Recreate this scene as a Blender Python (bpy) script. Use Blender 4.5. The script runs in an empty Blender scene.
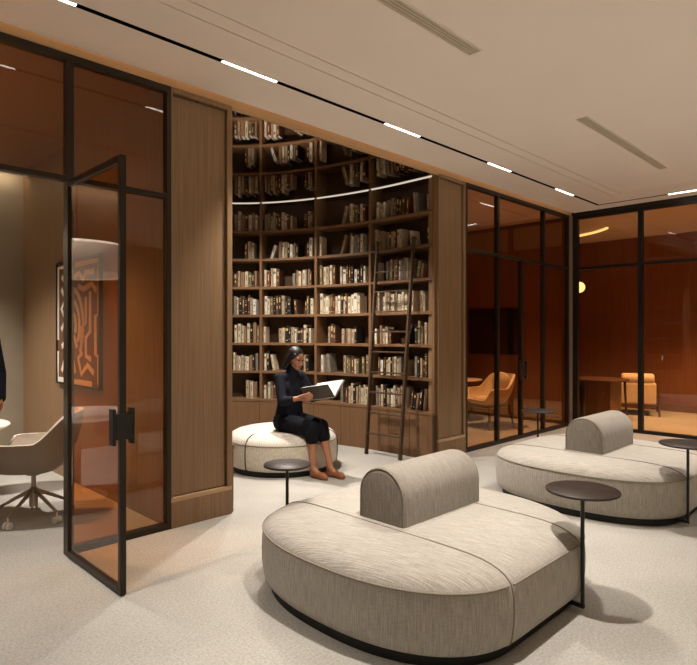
import bpy, bmesh, math, random
from mathutils import Vector, Matrix
random.seed(7)
PI = math.pi
C = bpy.context.scene.collection
SC = bpy.context.scene

# ------------------------------------------------------------------ camera, world, lights, exposure
CAM_H = 1.5
FPX = 582.5
cd = bpy.data.cameras.new('camera')
cam = bpy.data.objects.new('camera', cd)
C.objects.link(cam)
cam.location = (0, 0, CAM_H)
cam.rotation_euler = (PI/2, 0, -PI/4)
cd.sensor_width = 36.0
cd.lens = 36.0*FPX/697.0
cd.clip_start = 0.05
SC.camera = cam

w = bpy.data.worlds.new('world')
SC.world = w
w.use_nodes = True
w.node_tree.nodes['Background'].inputs[0].default_value = (0.9, 0.75, 0.6, 1)
w.node_tree.nodes['Background'].inputs[1].default_value = 0.02

SC.view_settings.view_transform = 'Standard'
SC.view_settings.look = 'None'
SC.view_settings.gamma = 1.0
SC.view_settings.use_curve_mapping = False
SC.view_settings.exposure = 0.84
SC.cycles.transparent_max_bounces = 24
SC.cycles.max_bounces = 10
SC.cycles.sample_clamp_indirect = 6.0

WARM = (1.0, 0.925, 0.86)
WARM2 = (1.0, 0.85, 0.68)


def spot(name, loc, watts, size=100, blend=0.9, col=WARM, radius=0.06, aim=None):
    ld = bpy.data.lights.new(name, 'SPOT')
    ld.energy = watts
    ld.color = col
    ld.spot_size = math.radians(size)
    ld.spot_blend = blend
    ld.shadow_soft_size = radius
    o = bpy.data.objects.new(name, ld)
    o.location = loc
    if aim is not None:
        o.rotation_euler = (Vector(aim) - Vector(loc)).to_track_quat('-Z', 'Y').to_euler()
    C.objects.link(o)
    return o


def area(name, loc, watts, sx, sy, col=WARM, rot=(0, 0, 0)):
    ld = bpy.data.lights.new(name, 'AREA')
    ld.energy = watts
    ld.color = col
    ld.shape = 'RECTANGLE'
    ld.size = sx
    ld.size_y = sy
    o = bpy.data.objects.new(name, ld)
    o.location = loc
    o.rotation_euler = rot
    C.objects.link(o)
    return o


# lounge downlights and added fill spots
spot('downlight_or_fill', (1.3, -0.4, 3.36), 60, 70)
spot('downlight_or_fill', (2.3, 1.5, 3.36), 270, 65, radius=0.04)
spot('downlight_or_fill', (3.6, 2.4, 3.36), 150, 70)
spot('downlight_or_fill', (4.1, -0.2, 3.36), 35, 80)
spot('downlight_or_fill', (5.1, 1.6, 3.36), 175, 68, radius=0.04)
spot('downlight_or_fill', (6.2, 2.4, 3.36), 130, 80)
spot('downlight_or_fill', (7.8, 2.4, 3.36), 140, 95)
spot('downlight_or_fill', (7.4, 0.2, 3.36), 120, 95)
spot('downlight_or_fill', (0.6, 3.2, 3.36), 130, 75)
spot('downlight_or_fill', (3.1, 3.8, 3.36), 170, 75)  # added fill, no fixture: brightens pouf front, ladder and lower shelves
spot('downlight_or_fill', (-0.6, 1.4, 3.36), 130, 95)
spot('downlight_or_fill', (1.5, -2.2, 3.36), 580, 95)  # unseen fill behind the camera, added so floor bounce lifts the ceiling
spot('downlight_or_fill', (4.5, -2.2, 3.36), 580, 95)  # second added bounce fill, out of view
spot('downlight_or_fill', (7.5, -2.2, 3.36), 580, 95)  # third added bounce fill, out of view
# bookcase niche
spot('downlight_or_fill', (4.05, 4.90, 3.34), 260, 120, blend=0.6)
spot('downlight_or_fill', (4.25, 5.9, 3.34), 150, 135, blend=0.6)
# meeting room behind the folding glass door
spot('downlight_or_fill', (1.15, 5.0, 3.34), 150, 85)
spot('downlight_or_fill', (0.7, 6.7, 3.34), 330, 100)
# rooms beyond the amber glass
spot('downlight_or_fill', (7.7, 5.0, 3.32), 170, 75, col=WARM2)
spot('downlight_or_fill', (10.4, 4.1, 3.32), 160, 90, col=WARM2)
spot('downlight_or_fill', (10.6, 2.2, 3.32), 400, 95, col=WARM2)


# ------------------------------------------------------------------ materials
def lin(c):
    return tuple((v/255/12.92) if v/255 <= 0.04045 else ((v/255+0.055)/1.055)**2.4 for v in c)


def base_mat(name):
    m = bpy.data.materials.new(name)
    m.use_nodes = True
    nt = m.node_tree
    b = nt.nodes['Principled BSDF']
    return m, nt, b


def plain(name, rgb, rough=0.5, metal=0.0, spec=0.5, var=0.06, scale=8.0):
    m, nt, b = base_mat(name)
    c = lin(rgb)
    n = nt.nodes.new('ShaderNodeTexNoise')
    n.inputs['Scale'].default_value = scale
    n.inputs['Detail'].default_value = 3
    tc = nt.nodes.new('ShaderNodeTexCoord')
    nt.links.new(tc.outputs['Object'], n.inputs['Vector'])
    r = nt.nodes.new('ShaderNodeValToRGB')
    r.color_ramp.elements[0].position = 0.3
    r.color_ramp.elements[1].position = 0.7
    r.color_ramp.elements[0].color = tuple(v*(1-var) for v in c) + (1,)
    r.color_ramp.elements[1].color = tuple(min(1, v*(1+var)) for v in c) + (1,)
    nt.links.new(n.outputs['Fac'], r.inputs['Fac'])
    nt.links.new(r.outputs['Color'], b.inputs['Base Color'])
    b.inputs['Roughness'].default_value = rough
    b.inputs['Metallic'].default_value = metal
    b.inputs['Specular IOR Level'].default_value = spec
    return m


def wood(name, rgb, var=0.22, scale=(55, 55, 1.6), rough=0.45, spec=0.35):
    m, nt, b = base_mat(name)
    c = lin(rgb)
    tc = nt.nodes.new('ShaderNodeTexCoord')
    mp = nt.nodes.new('ShaderNodeMapping')
    mp.inputs['Scale'].default_value = scale
    nt.links.new(tc.outputs['Object'], mp.inputs['Vector'])
    n = nt.nodes.new('ShaderNodeTexNoise')
    n.inputs['Scale'].default_value = 1.0
    n.inputs['Detail'].default_value = 6
    n.inputs['Roughness'].default_value = 0.65
    nt.links.new(mp.outputs['Vector'], n.inputs['Vector'])
    r = nt.nodes.new('ShaderNodeValToRGB')
    r.color_ramp.elements[0].position = 0.28
    r.color_ramp.elements[1].position = 0.72
    r.color_ramp.elements[0].color = tuple(v*(1-var) for v in c) + (1,)
    r.color_ramp.elements[1].color = tuple(v*(1+var) for v in c) + (1,)
    nt.links.new(n.outputs['Fac'], r.inputs['Fac'])
    nt.links.new(r.outputs['Color'], b.inputs['Base Color'])
    bp = nt.nodes.new('ShaderNodeBump')
    bp.inputs['Strength'].default_value = 0.08
    bp.inputs['Distance'].default_value = 0.002
    nt.links.new(n.outputs['Fac'], bp.inputs['Height'])
    nt.links.new(bp.outputs['Normal'], b.inputs['Normal'])
    b.inputs['Roughness'].default_value = rough
    b.inputs['Specular IOR Level'].default_value = spec
    return m


def carpet(name, rgb):
    m, nt, b = base_mat(name)
    c = lin(rgb)
    tc = nt.nodes.new('ShaderNodeTexCoord')
    n = nt.nodes.new('ShaderNodeTexNoise')
    n.inputs['Scale'].default_value = 75
    n.inputs['Detail'].default_value = 5
    n.inputs['Roughness'].default_value = 0.75
    nt.links.new(tc.outputs['Object'], n.inputs['Vector'])
    n2 = nt.nodes.new('ShaderNodeTexNoise')
    n2.inputs['Scale'].default_value = 1.3
    n2.inputs['Detail'].default_value = 4
    nt.links.new(tc.outputs['Object'], n2.inputs['Vector'])
    r = nt.nodes.new('ShaderNodeValToRGB')
    r.color_ramp.elements[0].position = 0.32
    r.color_ramp.elements[1].position = 0.68
    r.color_ramp.elements[0].color = tuple(v*0.72 for v in c) + (1,)
    r.color_ramp.elements[1].color = tuple(min(1, v*1.22) for v in c) + (1,)
    nt.links.new(n.outputs['Fac'], r.inputs['Fac'])
    r2 = nt.nodes.new('ShaderNodeValToRGB')
    r2.color_ramp.elements[0].position = 0.35
    r2.color_ramp.elements[1].position = 0.65
    r2.color_ramp.elements[0].color = (0.9, 0.9, 0.88, 1)
    r2.color_ramp.elements[1].color = (1.05, 1.05, 1.05, 1)
    nt.links.new(n2.outputs['Fac'], r2.inputs['Fac'])
    mx = nt.nodes.new('ShaderNodeMix')
    mx.data_type = 'RGBA'
    mx.blend_type = 'MULTIPLY'
    mx.inputs[0].default_value = 1.0
    nt.links.new(r.outputs['Color'], mx.inputs[6])
    nt.links.new(r2.outputs['Color'], mx.inputs[7])
    nt.links.new(mx.outputs[2], b.inputs['Base Color'])
    bp = nt.nodes.new('ShaderNodeBump')
    bp.inputs['Strength'].default_value = 0.6
    bp.inputs['Distance'].default_value = 0.006
    nt.links.new(n.outputs['Fac'], bp.inputs['Height'])
    nt.links.new(bp.outputs['Normal'], b.inputs['Normal'])
    b.inputs['Roughness'].default_value = 0.95
    b.inputs['Specular IOR Level'].default_value = 0.1
    return m


def fabric(name, rgb, rib=150.0, slub=9.0):
    """corded weave: ribs run along v of the mesh's own uv (metres)"""
    m, nt, b = base_mat(name)
    c = lin(rgb)
    uv = nt.nodes.new('ShaderNodeUVMap')
    mp = nt.nodes.new('ShaderNodeMapping')
    mp.inputs['Scale'].default_value = (rib, slub, 1)
    nt.links.new(uv.outputs['UV'], mp.inputs['Vector'])
    n = nt.nodes.new('ShaderNodeTexNoise')
    n.noise_dimensions = '2D'
    n.inputs['Scale'].default_value = 1.0
    n.inputs['Detail'].default_value = 3
    n.inputs['Roughness'].default_value = 0.6
    nt.links.new(mp.outputs['Vector'], n.inputs['Vector'])
    mp2 = nt.nodes.new('ShaderNodeMapping')
    mp2.inputs['Scale'].default_value = (slub*3, rib*1.2, 1)
    nt.links.new(uv.outputs['UV'], mp2.inputs['Vector'])
    n2 = nt.nodes.new('ShaderNodeTexNoise')
    n2.noise_dimensions = '2D'
    n2.inputs['Scale'].default_value = 1.0
    n2.inputs['Detail'].default_value = 2
    nt.links.new(mp2.outputs['Vector'], n2.inputs['Vector'])
    ad = nt.nodes.new('ShaderNodeMath')
    ad.operation = 'MULTIPLY_ADD'
    ad.inputs[1].default_value = 0.35
    nt.links.new(n2.outputs['Fac'], ad.inputs[0])
    nt.links.new(n.outputs['Fac'], ad.inputs[2])
    r = nt.nodes.new('ShaderNodeValToRGB')
    r.color_ramp.elements[0].position = 0.45
    r.color_ramp.elements[1].position = 0.95
    r.color_ramp.elements[0].color = tuple(v*0.72 for v in c) + (1,)
    r.color_ramp.elements[1].color = tuple(min(1, v*1.17) for v in c) + (1,)
    nt.links.new(ad.outputs[0], r.inputs['Fac'])
    nt.links.new(r.outputs['Color'], b.inputs['Base Color'])
    bp = nt.nodes.new('ShaderNodeBump')
    bp.inputs['Strength'].default_value = 0.55
    bp.inputs['Distance'].default_value = 0.004
    nt.links.new(ad.outputs[0], bp.inputs['Height'])
    nt.links.new(bp.outputs['Normal'], b.inputs['Normal'])
    b.inputs['Roughness'].default_value = 0.9
    b.inputs['Specular IOR Level'].default_value = 0.15
    b.inputs['Sheen Weight'].default_value = 0.15
    return m


def glass(name, tint, refl=1.0):
    m = bpy.data.materials.new(name)
    m.use_nodes = True
    nt = m.node_tree
    nt.nodes.clear()
    out = nt.nodes.new('ShaderNodeOutputMaterial')
    mx = nt.nodes.new('ShaderNodeMixShader')
    tr = nt.nodes.new('ShaderNodeBsdfTransparent')
    tr.inputs[0].default_value = tint + (1,)
    gl = nt.nodes.new('ShaderNodeBsdfGlossy')
    gl.inputs['Roughness'].default_value = 0.0
    gl.inputs['Color'].default_value = (refl, refl, refl, 1)
    fr = nt.nodes.new('ShaderNodeFresnel')
    fr.inputs['IOR'].default_value = 1.5
    geo = nt.nodes.new('ShaderNodeNewGeometry')
    fm = nt.nodes.new('ShaderNodeMath')
    fm.operation = 'SUBTRACT'
    fm.inputs[0].default_value = 1.0
    nt.links.new(geo.outputs['Backfacing'], fm.inputs[1])
    fx = nt.nodes.new('ShaderNodeMath')
    fx.operation = 'MULTIPLY'
    nt.links.new(fr.outputs[0], fx.inputs[0])
    nt.links.new(fm.outputs[0], fx.inputs[1])
    nt.links.new(fx.outputs[0], mx.inputs[0])
    nt.links.new(tr.outputs[0], mx.inputs[1])
    nt.links.new(gl.outputs[0], mx.inputs[2])
    nt.links.new(mx.outputs[0], out.inputs[0])
    return m


def emit(name, rgb, strength):
    m = bpy.data.materials.new(name)
    m.use_nodes = True
    nt = m.node_tree
    nt.nodes.clear()
    out = nt.nodes.new('ShaderNodeOutputMaterial')
    e = nt.nodes.new('ShaderNodeEmission')
    e.inputs[0].default_value = rgb + (1,)
    e.inputs[1].default_value = strength
    nt.links.new(e.outputs[0], out.inputs[0])
    return m


M = {}
M['carpet'] = carpet('carpet', (172, 168, 159))
M['ceiling'] = plain('ceiling paint', (236, 224, 214), 0.9, spec=0.1, var=0.015, scale=2)
M['wood'] = wood('walnut veneer', (139, 110, 80))
M['wood_dark'] = wood('bookcase walnut', (122, 90, 62), var=0.18)
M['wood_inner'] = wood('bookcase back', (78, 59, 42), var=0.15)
M['wood_trim'] = wood('oak header', (186, 154, 116), var=0.1, scale=(1.5, 60, 60))
M['wood_warm'] = wood('room walnut', (134, 88, 60), scale=(40, 40, 1.2))
M['plaster'] = plain('taupe plaster', (168, 156, 136), 0.9, spec=0.1, var=0.05, scale=3)
M['frame'] = plain('dark bronze frame', (52, 43, 34), 0.42, metal=0.55, var=0.05)
M['post'] = plain('bronze corner post', (150, 128, 106), 0.5, metal=0.2, var=0.04)
M['black'] = plain('black metal', (26, 22, 19), 0.45, metal=0.2, var=0.05)
M['tabletop'] = plain('dark bronze table top', (52, 42, 35), 0.5, metal=0.3, var=0.12, scale=14)
M['dark'] = plain('dark void', (12, 10, 9), 0.9, spec=0.0)
M['glass'] = glass('amber glass', (0.905, 0.69, 0.475))
M['mirror'] = None
m, nt, b = base_mat('dark mirror')
b.inputs['Base Color'].default_value = (0.62, 0.55, 0.48, 1)
b.inputs['Metallic'].default_value = 1.0
b.inputs['Roughness'].default_value = 0.03
M['mirror'] = m
M['sofa'] = fabric('corded oat fabric', (173, 166, 154))
M['bolster'] = fabric('corded taupe fabric', (147, 139, 127))
M['piping'] = plain('piping cord', (140, 131, 117), 0.9, spec=0.1)
M['pouf'] = fabric('cream boucle fabric', (222, 213, 197), rib=110, slub=30)
M['plinth'] = plain('black plinth', (14, 12, 11), 0.6)
M['led'] = emit('led diffuser', (1.0, 0.88, 0.74), 7.0)
M['led_soft'] = emit('cove led', (1.0, 0.84, 0.62), 7.0)
M['led_shelf'] = emit('shelf led', (1.0, 0.86, 0.70), 0.4)
M['globe'] = emit('opal globe', (1.0, 0.80, 0.55), 1.6)
M['tube_led'] = emit('curved led', (1.0, 0.78, 0.5), 1.2)
M['shade'] = plain('cream lamp shade', (226, 214, 194), 0.9, spec=0.1)
M['shade'].node_tree.nodes['Principled BSDF'].inputs['Emission Color'].default_value = (1.0, 0.8, 0.58, 1)
M['shade'].node_tree.nodes['Principled BSDF'].inputs['Emission Strength'].default_value = 0.3
M['white'] = plain('white laminate', (232, 226, 214), 0.4)
M['shell'] = plain('taupe leather', (150, 136, 118), 0.55, var=0.05)
M['shell_in'] = plain('cream upholstery', (212, 200, 184), 0.85, spec=0.15)
M['tan'] = plain('tan leather', (222, 200, 170), 0.55)
M['alu'] = plain('brushed aluminium', (176, 164, 148), 0.35, metal=0.8)
M['oakleg'] = wood('dark oak leg', (92, 62, 42))
M['paper'] = plain('white paper', (240, 236, 228), 0.8, spec=0.1)
M['cover'] = plain('charcoal book cover', (78, 71, 64), 0.6)
M['skin'] = plain('skin', (176, 122, 92), 0.55, var=0.04)
M['hair'] = plain('black hair', (20, 15, 13), 0.5, var=0.2, scale=60)
M['navy'] = plain('navy knit', (26, 27, 36), 0.85, spec=0.15, var=0.15, scale=40)
M['navy2'] = plain('black trousers', (20, 20, 27), 0.85, spec=0.15, var=0.1, scale=40)
M['shoe'] = plain('tan leather shoe', (150, 92, 56), 0.5)
M['eye'] = plain('dark eye', (24, 18, 15), 0.3)
M['lip'] = plain('lips', (136, 76, 64), 0.5)
M['artbg'] = plain('brown canvas', (118, 84, 62), 0.85, spec=0.1)
M['artline'] = plain('cream paint', (232, 222, 206), 0.8, spec=0.1)
M['grille'] = plain('grille slats', (196, 182, 164), 0.7, spec=0.2)
M['grille_back'] = plain('grille shadow gap', (140, 124, 106), 0.9, spec=0.0)
M['screen'] = plain('black screen', (14, 13, 13), 0.2)


# ------------------------------------------------------------------ mesh helpers
def bx(bm, x0, x1, y0, y1, z0, z1, mi=0):
    v = [bm.verts.new(p) for p in ((x0, y0, z0), (x1, y0, z0), (x1, y1, z0), (x0, y1, z0),
                                   (x0, y0, z1), (x1, y0, z1), (x1, y1, z1), (x0, y1, z1))]
    for f in ((3, 2, 1, 0), (4, 5, 6, 7), (0, 1, 5, 4), (1, 2, 6, 5), (2, 3, 7, 6), (3, 0, 4, 7)):
        fc = bm.faces.new([v[i] for i in f])
        fc.material_index = mi


def prism(bm, pts, z0, z1, mi=0):
    lo = [bm.verts.new((p[0], p[1], z0)) for p in pts]
    hi = [bm.verts.new((p[0], p[1], z1)) for p in pts]
    n = len(pts)
    fs = [bm.faces.new(lo[::-1]), bm.faces.new(hi)]
    for i in range(n):
        fs.append(bm.faces.new((lo[i], lo[(i+1) % n], hi[(i+1) % n], hi[i])))
    for f in fs:
        f.material_index = mi


def lathe(bm, prof, n=40, cx=0, cy=0, mi=0, sx=1.0, sy=1.0):
    """prof: list of (r, z) from bottom to top, closed with fans where r == 0"""
    rings = []
    for r, z in prof:
        if r <= 1e-6:
            rings.append([bm.verts.new((cx, cy, z))])
        else:
            rings.append([bm.verts.new((cx+r*sx*math.cos(2*PI*i/n), cy+r*sy*math.sin(2*PI*i/n), z)) for i in range(n)])
    for a, b2 in zip(rings[:-1], rings[1:]):
        for i in range(n):
            j = (i+1) % n
            if len(a) == 1 and len(b2) == 1:
                continue
            if len(a) == 1:
                f = bm.faces.new((a[0], b2[j], b2[i]))
            elif len(b2) == 1:
                f = bm.faces.new((a[i], a[j], b2[0]))
            else:
                f = bm.faces.new((a[i], a[j], b2[j], b2[i]))
            f.material_index = mi


def tube(bm, pts, r, n=10, mi=0, r1=None, closed=False):
    pts = [Vector(p) for p in pts]
    m2 = len(pts)
    rings = []
    up = Vector((0, 0, 1))
    prev = None
    for k, p in enumerate(pts):
        if closed:
            d = pts[(k+1) % m2] - pts[k-1]
        else:
            d = pts[min(k+1, m2-1)] - pts[max(k-1, 0)]
        d.normalize()
        if prev is None:
            ref = up if abs(d.z) < 0.95 else Vector((1, 0, 0))
            a = d.cross(ref).normalized()
        else:
            a = (prev - d*prev.dot(d)).normalized()
        prev = a
        b2 = d.cross(a)
        rr = r if r1 is None else r + (r1-r)*k/max(1, m2-1)
        rings.append([bm.verts.new(p + (a*math.cos(2*PI*i/n) + b2*math.sin(2*PI*i/n))*rr) for i in range(n)])
    rng = range(m2) if closed else range(m2-1)
    for k in rng:
        A, B = rings[k], rings[(k+1) % m2]
        for i in range(n):
            j = (i+1) % n
            f = bm.faces.new((A[i], A[j], B[j], B[i]))
            f.material_index = mi
    if not closed:
        bm.faces.new(rings[0][::-1]).material_index = mi
        bm.faces.new(rings[-1]).material_index = mi


def obj(name, bm, mats, parent=None, smooth=False, bevel=0.0, seg=2):
    if not isinstance(mats, (list, tuple)):
        mats = [mats]
    bmesh.ops.recalc_face_normals(bm, faces=bm.faces)
    me = bpy.data.meshes.new(name)
    bm.to_mesh(me)
    bm.free()
    for mm in mats:
        me.materials.append(mm)
    if smooth:
        for p in me.polygons:
            p.use_smooth = True
        me.set_sharp_from_angle(angle=math.radians(50))
    o = bpy.data.objects.new(name, me)
    C.objects.link(o)
    if parent is not None:
        o.parent = parent
    if bevel > 0:
        md = o.modifiers.new('bevel', 'BEVEL')
        md.width = bevel
        md.segments = seg
        md.limit_method = 'ANGLE'
    return o


def boxo(name, dims, mat, parent=None, bevel=0.0):
    bm = bmesh.new()
    bx(bm, *dims)
    return obj(name, bm, mat, parent, bevel=bevel)


def thing(name, label, cat, loc=(0, 0, 0), rz=0.0, group=None):
    o = bpy.data.objects.new(name, None)
    C.objects.link(o)
    o.location = loc
    o.rotation_euler = (0, 0, rz)
    o.empty_display_size = 0.1
    return tag(o, label, cat, group)


def tag(o, label, cat, group=None):
    o['label'] = label
    o['category'] = cat
    if group:
        o['group'] = group
    return o


def struct(o):
    o['kind'] = 'structure'
    return o


def sempty(name):
    o = bpy.data.objects.new(name, None)
    C.objects.link(o)
    return struct(o)


def dup(root, loc, rz, label=None, group=None, scale=None):
    r = root.copy()
    C.objects.link(r)
    r.location = loc
    r.rotation_euler = (0, 0, rz)
    if scale:
        r.scale = scale
    if label:
        r['label'] = label
    if group:
        r['group'] = group
    for ch in list(root.children):
        c = ch.copy()
        C.objects.link(c)
        c.parent = r
        for g in list(ch.children):
            d = g.copy()
            C.objects.link(d)
            d.parent = c
    return r


# ------------------------------------------------------------------ room shell
YW = 4.097      # face of the long wall
XW = 9.184      # face of the end glazing
ZT = 3.376      # top of the wall frames
ZC = 3.42       # ceiling

struct(boxo('floor', (-3.2, 12.5, -4.2, 8.0, -0.1, 0.0), M['carpet']))


# ceiling built as L-shaped bands with real gaps between them
def lband(bm, xo, yo, xi, yi, z0, z1):
    """region x<xo, y<yo minus x<xi, y<yi"""
    prism(bm, [(-3.2, yi), (xi, yi), (xi, -4.2), (xo, -4.2), (xo, yo), (-3.2, yo)], z0, z1)


bm = bmesh.new()
prism(bm, [(-3.2, -4.2), (8.36, -4.2), (8.36, 3.03), (-3.2, 3.03)], ZC, ZC+0.08)
lband(bm, 8.498, 3.162, 8.369, 3.039, ZC, ZC+0.08)
lband(bm, 8.845, 3.522, 8.507, 3.171, ZC, ZC+0.08)
lband(bm, XW-0.0, YW-0.035, 8.89, 3.567, ZC, ZC+0.08)
bx(bm, -3.2, 9.3, -4.2, 4.25, ZC+0.16, ZC+0.2)
struct(obj('ceiling', bm, M['ceiling']))

# fascia rising behind the ceiling edge, washed by a hidden strip
struct(boxo('trim_1', (-3.2, XW, YW, YW+0.03, ZT, ZC+0.16), M['wood_trim']))
struct(boxo('trim_2', (XW, XW+0.04, -4.2, YW+0.03, ZT, ZC+0.16), M['frame']))
cs = tag(boxo('cove_light', (-3.0, XW-0.1, YW-0.10, YW-0.06, ZC+0.10, ZC+0.112), M['led_soft']),
         'hidden warm strip in the gap between ceiling and oak header', 'light strip')

# walls behind and beside the camera
struct(boxo('wall_south', (-3.2, 12.5, -4.3, -4.2, 0, 3.6), M['plaster']))
struct(boxo('wall_west', (-3.3, -3.2, -4.3, 8.0, 0, 3.6), M['plaster']))

# meeting room shell
struct(boxo('wall_north', (-3.2, 2.187, 7.71, 7.81, 0, 3.6), M['plaster']))
struct(boxo('wall_meeting_room', (2.187, 2.27, 4.25, 7.71, 0, 3.6), M['wood']))
struct(boxo('ceiling_meeting_room', (-3.2, 2.187, YW+0.06, 7.71, 3.44, 3.5), M['wood_dark']))
tag(boxo('cove_light', (-3.1, 2.1, 7.56, 7.60, 3.36, 3.375), M['led_soft']),
    'warm strip washing the top of the taupe meeting room wall', 'light strip')
struct(boxo('trim_3', (-3.2, 2.187, 7.53, 7.555, 3.34, 3.44), M['ceiling']))

# rooms beyond the amber glass
struct(boxo('wall_lounge_west', (6.09, 6.167, 4.25, 6.75, 0, 3.6), M['wood_warm']))
struct(boxo('wall_lounge_north', (6.09, 9.30, 6.7, 6.8, 0, 3.6), M['wood_warm']))
struct(boxo('wall_lounge_east', (9.25, 9.33, YW+0.09, 6.75, 0, 3.6), M['wood_warm']))
struct(boxo('baseboard_lounge', (9.23, 9.2499, YW+0.1, 6.7, 0, 0.12), M['wood_dark']))
struct(boxo('wall_east', (12.2, 12.3, -4.2, 5.9, 0, 3.6), M['wood_warm']))
struct(boxo('baseboard_east', (12.18, 12.1999, -4.2, 5.8, 0, 0.14), M['wood_dark']))
struct(boxo('wall_east_north', (9.33, 12.3, 5.8, 5.9, 0, 3.6), M['wood_warm']))
struct(boxo('ceiling_lounge', (6.167, 9.25, YW+0.06, 6.7, 3.38, 3.44), M['ceiling']))
struct(boxo('ceiling_east', (XW+0.09, 12.2, -4.2, 5.8, 3.38, 3.44), M['ceiling']))


# timber pillars either side of the bookcase
def pillar(n, x0, x1):
    p = sempty('wall_pillar_%d' % n)
    boxo('core', (x0, x1, YW+0.055, YW+0.15, 0, 3.6), M['wood'], p)
    boxo('plinth', (x0, x1, YW, YW+0.056, 0, 0.195), M['wood'], p, bevel=0.003)
    boxo('bottom_rail', (x0, x1, YW+0.004, YW+0.056, 0.197, 0.232), M['wood_trim'], p, bevel=0.004)
    boxo('top_rail', (x0, x1, YW+0.002, YW+0.056, ZT-0.04, ZT), M['wood'], p, bevel=0.003)
    boxo('stile', (x0, x0+0.016, YW+0.002, YW+0.056, 0.232, ZT-0.04), M['wood'], p, bevel=0.003)
    boxo('stile', (x1-0.05, x1, YW+0.002, YW+0.056, 0.232, ZT-0.04), M['wood'], p, bevel=0.003)
    boxo('panel', (x0+0.026, x1-0.062, YW+0.026, YW+0.0555, 0.242, ZT-0.055), M['wood'], p)


pillar(1, 2.187, 2.737)
pillar(2, 5.60, 6.167)
struct(boxo('trim_4', (2.737, 5.60, YW+0.0, YW+0.03, ZT-0.022, ZT), M['wood_trim']))


# ------------------------------------------------------------------ glazing
def glazing_x(n, x0, x1, mullions, lower_mullions, rails, opening=None, top=0.05):
    """a glazed screen standing along x at y = YW"""
    g = sempty('window_%d' % n)
    y0, y1 = YW, YW+0.06
    boxo('top_rail', (x0, x1, y0, y1, ZT-top, ZT), M['frame'], g, bevel=0.003)
    boxo('transom', (x0, x1, y0+0.002, y1-0.002, 2.518, 2.555), M['frame'], g, bevel=0.003)
    for a, b2 in mullions:
        boxo('mullion', (a, b2, y0+0.001, y1-0.001, 0, ZT-top), M['frame'], g, bevel=0.003)
    for a, b2 in lower_mullions:
        boxo('mullion', (a, b2, y0+0.001, y1-0.001, 0, 2.518), M['frame'], g, bevel=0.003)
    for a, b2 in rails:
        boxo('bottom_rail', (a, b2, y0+0.002, y1-0.002, 0, 0.05), M['frame'], g, bevel=0.003)
    ms = sorted(mullions)
    for (a, b2), (c, d) in zip(ms[:-1], ms[1:]):
        boxo('pane', (b2-0.004, c+0.004, YW+0.034, YW+0.044, 2.55, ZT-top+0.004), M['glass'], g)
    ms = sorted(mullions + lower_mullions)
    for (a, b2), (c, d) in zip(ms[:-1], ms[1:]):
        if opening and abs((b2+c)/2 - opening) < 0.4:
            continue
        boxo('pane', (b2-0.004, c+0.004, YW+0.034, YW+0.044, 0.046, 2.522), M['glass'], g)
    return g


g1 = glazing_x(1, -3.2, 2.187, [(-3.2, -3.15), (-1.6, -1.55), (-0.35, -0.30), (1.424, 1.474), (2.150, 2.187)], [(0.52, 0.56)],
               [(-3.2, 0.52), (1.474, 2.187)], opening=0.97)
g2 = glazing_x(2, 6.167, XW-0.08, [(6.167, 6.207), (6.925, 6.971), (8.235, 8.285), (9.06, 9.104)], [(7.565, 7.61)],
               [(6.167, XW-0.08)])
struct(boxo('wall_corner_post', (XW-0.08, XW-0.005, YW-0.02, YW+0.06, 0, ZT), M['post'], bevel=0.004))

g3 = sempty('window_3')
boxo('top_rail', (XW, XW+0.07, -4.2, YW, ZT-0.065, ZT), M['black'], g3, bevel=0.003)
boxo('transom', (XW+0.01, XW+0.06, -4.2, YW, 2.50, 2.545), M['black'], g3, bevel=0.003)
boxo('bottom_rail', (XW+0.002, XW+0.068, -4.2, YW, 0, 0.05), M['black'], g3, bevel=0.003)
ym = [(4.0, 4.09), (3.022, 3.092), (1.80, 1.87), (0.3, 0.37), (-1.2, -1.13), (-2.7, -2.63), (-4.2, -4.15)]
for a, b2 in ym:
    boxo('mullion', (XW+0.001, XW+0.069, a, b2, 0, ZT-0.065), M['black'], g3, bevel=0.003)
for (a, b2), (c, d) in zip(ym[:-1], ym[1:]):
    boxo('pane', (XW+0.03, XW+0.04, d-0.004, a+0.004, 2.54, ZT-0.061), M['glass'], g3)
    boxo('pane', (XW+0.03, XW+0.04, d-0.004, a+0.004, 0.046, 2.504), M['glass'], g3)


def pull_handle(parent, z, sx):
    """two upright bars joined through a square plate; bars stand off both faces of a leaf lying in the local yz plane"""
    h = bmesh.new()
    bx(h, -0.046, 0.046, -0.046, 0.010, z-0.073, z+0.073)
    bx(h, -0.064, -0.046, -0.046, 0.010, z-0.103, z+0.103)
    bx(h, 0.046, 0.064, -0.046, 0.010, z-0.103, z+0.103)
    return obj('door_handle', h, M['black'], parent, bevel=0.003)


# open leaf, square to the screen
d1 = sempty('door_1')
d1.location = (1.436, 4.09, 0)
L = 0.845
DT, DS = 0.018, 0.034
boxo('stile', (-DT, DT, -DS, 0.0, 0.008, 2.512), M['frame'], d1, bevel=0.003)
boxo('stile', (-DT, DT, -L, -L+DS, 0.008, 2.512), M['frame'], d1, bevel=0.003)
boxo('top_rail', (-DT, DT, -L+DS, -DS, 2.472, 2.512), M['frame'], d1, bevel=0.003)
boxo('bottom_rail', (-DT, DT, -L+DS, -DS, 0.008, 0.048), M['frame'], d1, bevel=0.003)
boxo('pane', (-0.005, 0.005, -L+DS-0.004, -DS+0.004, 0.044, 2.476), M['glass'], d1)
hh = pull_handle(d1, 0.965, 1)
hh.location = (0, -L+0.036, 0)

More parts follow.
